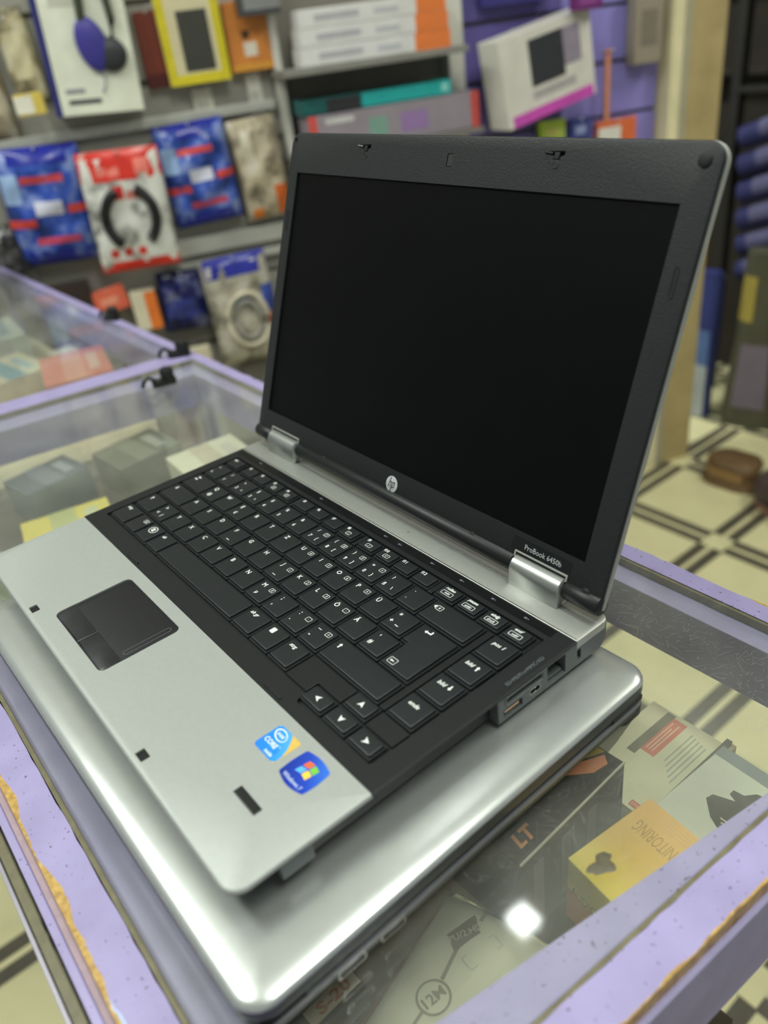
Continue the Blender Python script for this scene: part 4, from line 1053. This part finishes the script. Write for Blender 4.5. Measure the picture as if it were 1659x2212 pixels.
wall_bag(152, 44, 158, 216, 40, -3, 26, BLU2, 'blue cable bag with red stripes at the left edge of the picture', 'blue cable bags on the product wall', BB, seed=2)
wall_bag(455, 55, 142, 194, 36, 2, 26, BLU2, 'blue cable bag with red stripes hanging right of the red and white bag', 'blue cable bags on the product wall', BB, seed=5)
rw, Fr, Sr = wall_bag(300, 14, 156, 226, 72, -2, 12, (222, 222, 214), 'white cable bag with red top band showing a black looped cable', 'bags on the product wall', [('red_header', -1, 1, .52, 1, (214, 58, 48)), ('red_foot', -1, 1, -1, -.82, (210, 56, 46)), ('red_badge', -.35, -.05, .22, .44, (206, 50, 50)), ('pink_text', 0, .5, .2, .34, (214, 130, 124)), ('red_icon', -.7, -.5, -.74, -.6, (206, 60, 54)), ('red_icon', -.35, -.15, -.74, -.6, (206, 60, 54)), ('red_icon', 0, .2, -.74, -.6, (206, 60, 54)), ('pink_title', -.6, -.05, .6, .74, (232, 128, 116)), ('pink_title', .1, .7, .6, .84, (232, 128, 116))], seed=9)
arc_cable(rw, Sr, 0, -.1, .62, .5, -55, 68, 10, (30, 30, 32)); arc_cable(rw, Sr, 0, -.1, .62, .5, 112, 235, 10, (30, 30, 32))
wall_bag(583, 44, 100, 196, 34, 3, 20, (190, 176, 150), 'clear bag of beige cable with orange tips beside the laptop screen', 'bags on the product wall', [('orange_tip', -.75, -.3, -.95, -.75, (214, 122, 50)), ('orange_tip', .35, .9, -.95, -.35, (206, 100, 42)), ('shine', -.6, -.2, .2, .8, (214, 206, 186))], seed=12)
wall_bag(362, -190, 100, 130, 36, -4, 18, (28, 34, 96), 'navy bag half hidden by the lilac back rail', 'bags on the product wall', [('lighter_print', -.8, .5, -.5, .1, (52, 60, 126))], seed=15)
cl, Fc, Sc = wall_bag(484, -230, 146, 240, 58, 2, 22, (176, 170, 152), 'clear bag of coiled beige cable with blue band below the pale rail', 'bags on the product wall', [('blue_header', -.9, 1, .66, 1, (46, 52, 150)), ('blue_print', -.35, .25, .1, .26, (90, 140, 180)), ('blue_side', .62, 1, -.1, .4, (60, 80, 160)), ('red_side', .62, 1, -.3, -.12, (196, 78, 64))], seed=18)
arc_cable(cl, Sc, .05, -.15, .6, .5, 0, 360, 6, (206, 198, 176)); arc_cable(cl, Sc, .05, -.15, .4, .34, 0, 360, 6, (150, 146, 138))
wall_bag(592, -250, 60, 150, 90, 0, 18, (66, 78, 170), 'blue bag with a red stripe squeezed in behind the screen edge', 'bags on the product wall', [('red_stripe', -1, 1, -.25, -.05, REDP), ('pale_panel', -.7, .5, .3, .6, (160, 160, 190))], seed=21)
wall_bag(56, -36, 70, 120, 30, 0, 22, (36, 36, 38), 'black bag at the left edge below the blue bag', 'bags on the product wall', [('grey_print', -.6, .5, -.2, .3, (70, 68, 70))], seed=24)
wall_bag(183, 300, 56, 150, 20, 2, 14, (176, 164, 130), 'beige clear pack left of the headphone box', 'bags on the product wall', [('pale_window', -.6, .7, -.5, .5, (200, 190, 156))], seed=27)
wall_bag(96, 280, 90, 230, 20, 0, 16, (150, 136, 108), 'brownish clear pack in the top left corner', 'bags on the product wall', [('pale_window', -.6, .7, -.6, .3, (186, 176, 150))], seed=28)

def wall_box(name, s, z, w, h, d, off, tilt, col, label, group=None, bits=(), turn=0, cat='box', hang=True):
    F = wallframe(s, z, off, tilt, turn)
    t = thing(name, F(0, -h / 2, 0), label, cat, group)
    MB().box(-w / 2, w / 2, -h / 2, h / 2, 0, d, F).build('carton', pm('carton_%d_%d_%d' % col, col, .4, 0, .08, 25), t, 0, 1.5)
    for nm, x0, x1, y0, y1, c in bits:
        MB().box(x0, x1, y0, y1, d, d + .5, F).build(nm, pm('print_%d_%d_%d' % c, c, .4, 0, .1, 40), t, 0)
    if hang: hook(t, F, h)
    return t, F
hb, Fh = wall_box('headphone_box', 303, 300, 160, 220, 58, 14, -3, (222, 224, 206), 'white headphone box with navy spine hanging top left', None, [('navy_spine', -80, -68, -110, 110, (44, 46, 110)), ('dark_title', -52, 6, -92, -84, (70, 74, 80)), ('grey_title', -54, -20, -74, -66, (140, 142, 148)), ('grey_heading', -50, -4, 62, 90, (196, 196, 180))])
f = MB(); f.lathe([(34, 0), (38, 3), (38, 8), (30, 13), (10, 15)], Frame(Fh(10, 2, 58), Fh.x, Fh.y, Fh.z), 24)
for q in range(len(f.v)):
    d_ = f.v[q] - Fh(10, 2, 58); a_, b_2, c_ = d_.dot(Fh.x), d_.dot(Fh.y), d_.dot(Fh.z); f.v[q] = Fh(10 + a_ * .72 + b_2 * -.15, 2 + b_2 * 1.15, 58 + c_)
f.build('ear_cup_picture', CARD('violet_ear_cup', (62, 56, 140)), hb, 50)
f = MB(); f.lathe([(26, 0), (28, 6), (24, 12), (8, 14)], Frame(Fh(40, -16, 58), Fh.x, Fh.y, Fh.z), 20); f.build('ear_cushion_picture', CARD('charcoal_cushion', (50, 52, 56)), hb, 50)
MB().tube([Fh(46, 0, 62), Fh(52, 40, 64), Fh(48, 80, 64), Fh(44, 108, 63)], 7, 8).build('headband_picture', CARD('dark_green_band', (60, 66, 52)), hb, 60)
MB().tube([Fh(0, 34, 62), Fh(2, 70, 64), Fh(4, 108, 63)], 8, 8).build('headband_picture', CARD('dark_green_band', (60, 66, 52)), hb, 60)
MB().tube([Fh(20, -44, 60), Fh(18, -60, 60), Fh(12, -74, 60)], 2.5, 6).build('cord_picture', CARD('pale_cord', (186, 190, 196)), hb, 60)
wall_box('blister_pack', 498, 290, 118, 150, 20, 30, 0, (206, 196, 160), 'yellow framed blister pack with black contents right of the headphone box', None, [('yellow_frame', -59, -43, -75, 75, (206, 190, 40)), ('yellow_frame', 43, 59, -75, 75, (206, 190, 40)), ('yellow_frame', -43, 43, -75, -58, (210, 194, 44)), ('black_contents', -24, 34, -54, 46, (62, 62, 56))], cat='package')
wall_box('cable_pack', 422, 280, 46, 128, 16, 12, 0, (120, 56, 40), 'dark red pack behind the yellow framed blister pack', None, [('darker_foot', -23, 23, -64, -40, (84, 34, 30))], cat='package')
wall_box('charger_pack', 606, 282, 84, 118, 22, 14, 0, (206, 130, 60), 'orange pack with a small white plug picture left of the white boxes', None, [('white_plug', -12, 14, -34, -10, (214, 206, 190)), ('dark_spot', -12, 2, -4, 10, (70, 46, 36)), ('amber_foot', -42, 42, -59, -46, (214, 150, 60))], cat='package')
wall_box('camera_mount_pack', 630, 338, 80, 50, 30, 46, 0, (70, 70, 72), 'dark pack at the top between the orange pack and white boxes', None, [('grey_panel', -30, 40, -16, 16, (130, 130, 130))], cat='package')
wall_box('price_tag', 497, 178, 40, 56, 3, 12, 0, (214, 210, 196), 'pale hanging tag below the yellow framed pack', 'pale tags on the wall', [('tag_print', -12, 12, -10, 4, (190, 186, 176))], cat='tag')
wall_box('price_tag', 604, 180, 30, 76, 3, 12, 0, (212, 210, 200), 'pale hanging tag below the orange pack', 'pale tags on the wall', [('tag_print', -9, 9, -14, 6, (190, 186, 176))], cat='tag')
# shelf with stacked boxes
shf = MB().box(640, 1020, 205, 217, 0, 150, WALL).build('wall_shelf', pm('grey_shelf', (132, 130, 124), .5, 0, .08, 12), smooth=0, bevel=1)
tag(shf, 'grey wall shelf carrying three long white boxes', 'shelf')
for i in range(3):
    wall_box('led_lamp_box', 842, 217 + 15.6 + 31.6 * i, 314 - 6 * i, 31, 62, 50, 0, (214, 212, 210), ('lowest', 'middle', 'top')[i] + ' of three long white boxes with orange ends on the grey shelf', 'white boxes with orange ends', [('orange_end', 80 + 4 * i, 156 - 3 * i, -15.5, 15.5, (226, 124, 62)), ('grey_print', -120, -30, -5, 5, (176, 174, 180)), ('grey_print', 0, 50, -6, 3, (184, 184, 190))], hang=False)
GLASSY = pm('grey_lower_shelf', (120, 116, 112), .5, 0, .08, 12)
s2_ = MB().box(640, 1056, 52, 62, 0, 130, WALL).build('wall_shelf', GLASSY, smooth=0, bevel=1)
tag(s2_, 'lower grey wall shelf just above the laptop screen', 'shelf')
kb, Fkb = wall_box('keyboard_box', 866, 62 + 35, 372, 68, 84, 30, 0, (150, 140, 150), 'wide grey box with red ends and rainbow print on the lower shelf', None, [('red_end', -186, -168, -34, 34, (206, 84, 76)), ('red_end', 168, 186, -34, 34, (206, 84, 76)), ('green_glow', -60, -20, -20, 16, (124, 160, 146)), ('violet_glow', 10, 70, -20, 16, (150, 120, 170)), ('white_title', -150, -90, 16, 26, (206, 204, 204))], hang=False)
wall_box('ssd_box', 896, 146 + 0, 196, 26, 70, 40, 0, (40, 176, 176), 'turquoise box lying on the wide grey box', None, [('white_logo', 76, 90, -7, 7, (150, 214, 210))], hang=False)
wall_box('ssd_box', 734, 146 + 1, 126, 28, 70, 40, 0, (30, 92, 92), 'dark teal box left of the turquoise one', None, [('black_label', -10, 60, -13, 10, (50, 50, 54))], hang=False)
# tilted white box
wb_, Fwb = wall_box('switch_box', 1196, 150, 250, 168, 66, 64, 9, (218, 214, 206), 'tilted white box with black device picture and magenta lower edge', None, [('magenta_edge', -112, 117, -84, -62, (206, 84, 186)), ('black_device', -50, 44, -22, 66, (56, 58, 62)), ('grey_device_side', 44, 92, -6, 66, (150, 140, 156)), ('grey_shadow_print', -50, 70, -46, -30, (176, 170, 172))], turn=-13)
wall_box('mouse_pack', 1300, 262, 66, 30, 20, 112, 0, (110, 44, 110), 'small plum-coloured pack above the tilted white box', None, [('plum_print', -20, 20, -6, 6, (140, 70, 140))], cat='package')
wall_box('usb_pack', 1266, 18, 64, 44, 16, 26, 0, (178, 206, 74), 'lime green pack peeking over the laptop lid', None, [('yellow_print', -20, 20, -12, 6, (214, 214, 120))], cat='package')
wall_box('usb_pack', 1436, -10, 104, 56, 16, 26, 0, (222, 112, 66), 'orange and white pack peeking over the laptop lid near the post', None, [('white_panel', -50, 10, -28, 14, (226, 222, 214))], cat='package')
wall_box('usb_pack', 1340, 10, 50, 50, 14, 26, 0, (60, 70, 140), 'blue pack between the lime and the orange packs', None, [('pale_print', -14, 14, -10, 8, (150, 160, 206))], cat='package')
wall_box('router_box', 1500, 200, 70, 150, 34, 22, 0, (150, 140, 124), 'greyish beige carton beside the cream post', None, [('darker_print', -20, 22, -40, 30, (128, 118, 106))])
wall_box('paper_strip', 1408, 80, 14, 170, 3, 38, 0, (206, 130, 96), 'thin orange paper strip hanging in front of the lilac boards', None, [('pale_line', -2, 2, -70, 70, (222, 160, 130))], cat='strip')
wall_box('adapter_pack', 1180, 330, 160, 110, 26, 22, 0, (58, 52, 120), 'deep blue pack above the tilted white box', None, [('blue_print', -50, 40, -20, 20, (80, 74, 150))], cat='package')
wall_box('phone_case_pack', 178, 222, 50, 36, 18, 60, 0, (214, 190, 90), 'small yellow and white pack under the beige clear pack', None, [('white_panel', -26, 6, -14, 14, (226, 222, 206))], cat='package')
wall_box('usb_pack', 214, -156, 70, 48, 20, 30, 8, (222, 106, 80), 'salmon red pack just above the far counter rail', None, [('pale_print', -20, 16, -8, 8, (232, 150, 124))], cat='package')
wall_box('bulb_box', 280, -190, 52, 80, 40, 22, 0, (214, 206, 180), 'white and orange box standing behind the far back rail', None, [('orange_side', 2, 26, -40, 40, (226, 120, 50))])
wall_box('usb_pack', 360, -312, 60, 50, 20, 60, 0, (206, 196, 170), 'pale pack with an orange dot low on the wall', None, [('orange_dot', -8, 8, -10, 8, (216, 120, 70))], cat='package')
wall_box('dark_carton', 120, -170, 120, 120, 40, 12, 0, (56, 44, 40), 'dark brown carton on the wall behind the far counter', None, [('brown_print', -40, 40, -20, 20, (78, 60, 52))])
wall_box('dark_carton', 290, -345, 180, 100, 30, 12, 0, (58, 50, 44), 'dark brown carton low on the wall behind the back rail', None, [('brown_print', -60, 40, -20, 20, (80, 70, 60))])
wall_box('dark_carton', 560, -420, 220, 160, 30, 12, 0, (110, 104, 96), 'grey carton low on the wall beside the screen', None, [('grey_print', -60, 40, -20, 20, (140, 132, 120))])

# ------------------------------------------------------------------ the dim end of the shop, right of the post
def stand_bag(x, y, w, d, h, col, label, bits, seed, z=FLOOR, rot=0, name='shopping_bag'):
    F0_ = rotframe((x, y, z), rot); t = thing(name, (x, y, z), label, 'bag')
    rnd_ = random.Random(seed); loops = []
    for k in range(9):
        tt = k / 8; q = 1 + .12 * math.sin(tt * 5 + seed) - .35 * tt ** 3
        loops.append([F0_(w / 2 * q * math.cos(a) * (1 + .1 * math.sin(3 * a + seed + 2 * tt)), d / 2 * q * math.sin(a) * (1 + .1 * math.cos(4 * a + seed)), h * tt) for a in (2 * math.pi * i / 20 for i in range(20))])
    MB().loft(loops).build('bag_body', pm('sack_%d_%d_%d' % col, col, .5, 0, .2, 14), t, 60)
    for nm, k0, k1, i0, i1, c in bits:
        m_ = MB(); cc = F0_(0, 0, 0)
        rows_ = [[p + (p - Vector((cc.x, cc.y, p.z))).normalized() * 2 for p in loops[k][i0:i1]] for k in range(k0, k1 + 1)]
        m_.loft(rows_, False, False, closed=False); m_.build(nm, pm('sackprint_%d_%d_%d' % c, c, .5, 0, .15, 14), t, 60)
    return t
stand_bag(-520, 1745, 170, 130, 74, (104, 80, 52), 'brown sack slumped on the tiled floor behind the counter', [('lighter_fold', 3, 6, 12, 18, (146, 114, 72))], 3)
stand_bag(-325, 1690, 200, 150, 110, (76, 62, 60), 'dark plum-brown sack on the floor next to the brown one', [('pink_fold', 0, 2, 11, 17, (170, 130, 112))], 5)
stand_bag(-690, 2105, 150, 110, 540, (74, 72, 56), 'olive sack with a yellow panel standing in the dim corner', [('yellow_panel', 5, 7, 12, 16, (150, 134, 62)), ('mauve_panel', 1, 4, 14, 19, (108, 98, 108))], 8)
stand_bag(-838, 2070, 84, 60, 470, (48, 56, 112), 'blue plastic bag with pale foot hanging to the floor by the post', [('pale_foot', 0, 3, 11, 18, (164, 170, 170)), ('light_blue_panel', 3, 5, 11, 18, (84, 110, 160))], 10)
NV = (36, 38, 86)
rn = random.Random(5)
for i in range(6):
    Fb = Frame((-650, 2190, -60 - 78 * i), (1, 0, .34), (-.34, 0, 1), (0, -1, 0))
    t = thing('fabric_roll', Fb(0, -30, 0), 'navy fabric roll with pale stripes, %s of the slanting pile right of the post' % ('topmost', 'second', 'third', 'fourth', 'fifth', 'lowest')[i], 'roll', 'navy fabric rolls')
    r_ = rn.uniform(28, 34)
    MB().tube([Fb(-215 + 8 * i, 0, 0), Fb(260, 0, 0)], r_, 14).build('fabric', CARD('navy_fabric', NV, .7), t, 50)
    for k in range(2):
        MB().tube([Fb(-150 + 170 * k, 3, 3), Fb(-60 + 190 * k, 3, 3)], r_ - 2.2, 14).build('pale_stripe', CARD('grey_lilac_fabric', (84, 82, 114), .7), t, 50)
MB_ = thing('rack', (-640, 2260, FLOOR), 'dark metal rack holding navy rolls at the dim end of the shop', 'rack')
for x in (-930, -330):
    MB().box(x - 14, x + 14, 2252, 2290, FLOOR, 700).build('rack_post', CARD('dark_metal', (40, 38, 36)), MB_, 0, 2)
for z in (-560, -20, 240):
    MB().box(-930, -330, 2248, 2292, z, z + 16).build('rack_shelf', CARD('dark_metal', (40, 38, 36)), MB_, 0, 2)
for i in range(3):
    simple_box('stored_carton', -830 + 190 * i, 2262, 0, 150, 70, 150, (70 + 10 * i, 58 + 4 * i, 40), ('leftmost', 'middle', 'rightmost')[i] + ' brown carton on the top shelf of the dark rack', stripe=(90, 76, 50), z=256)
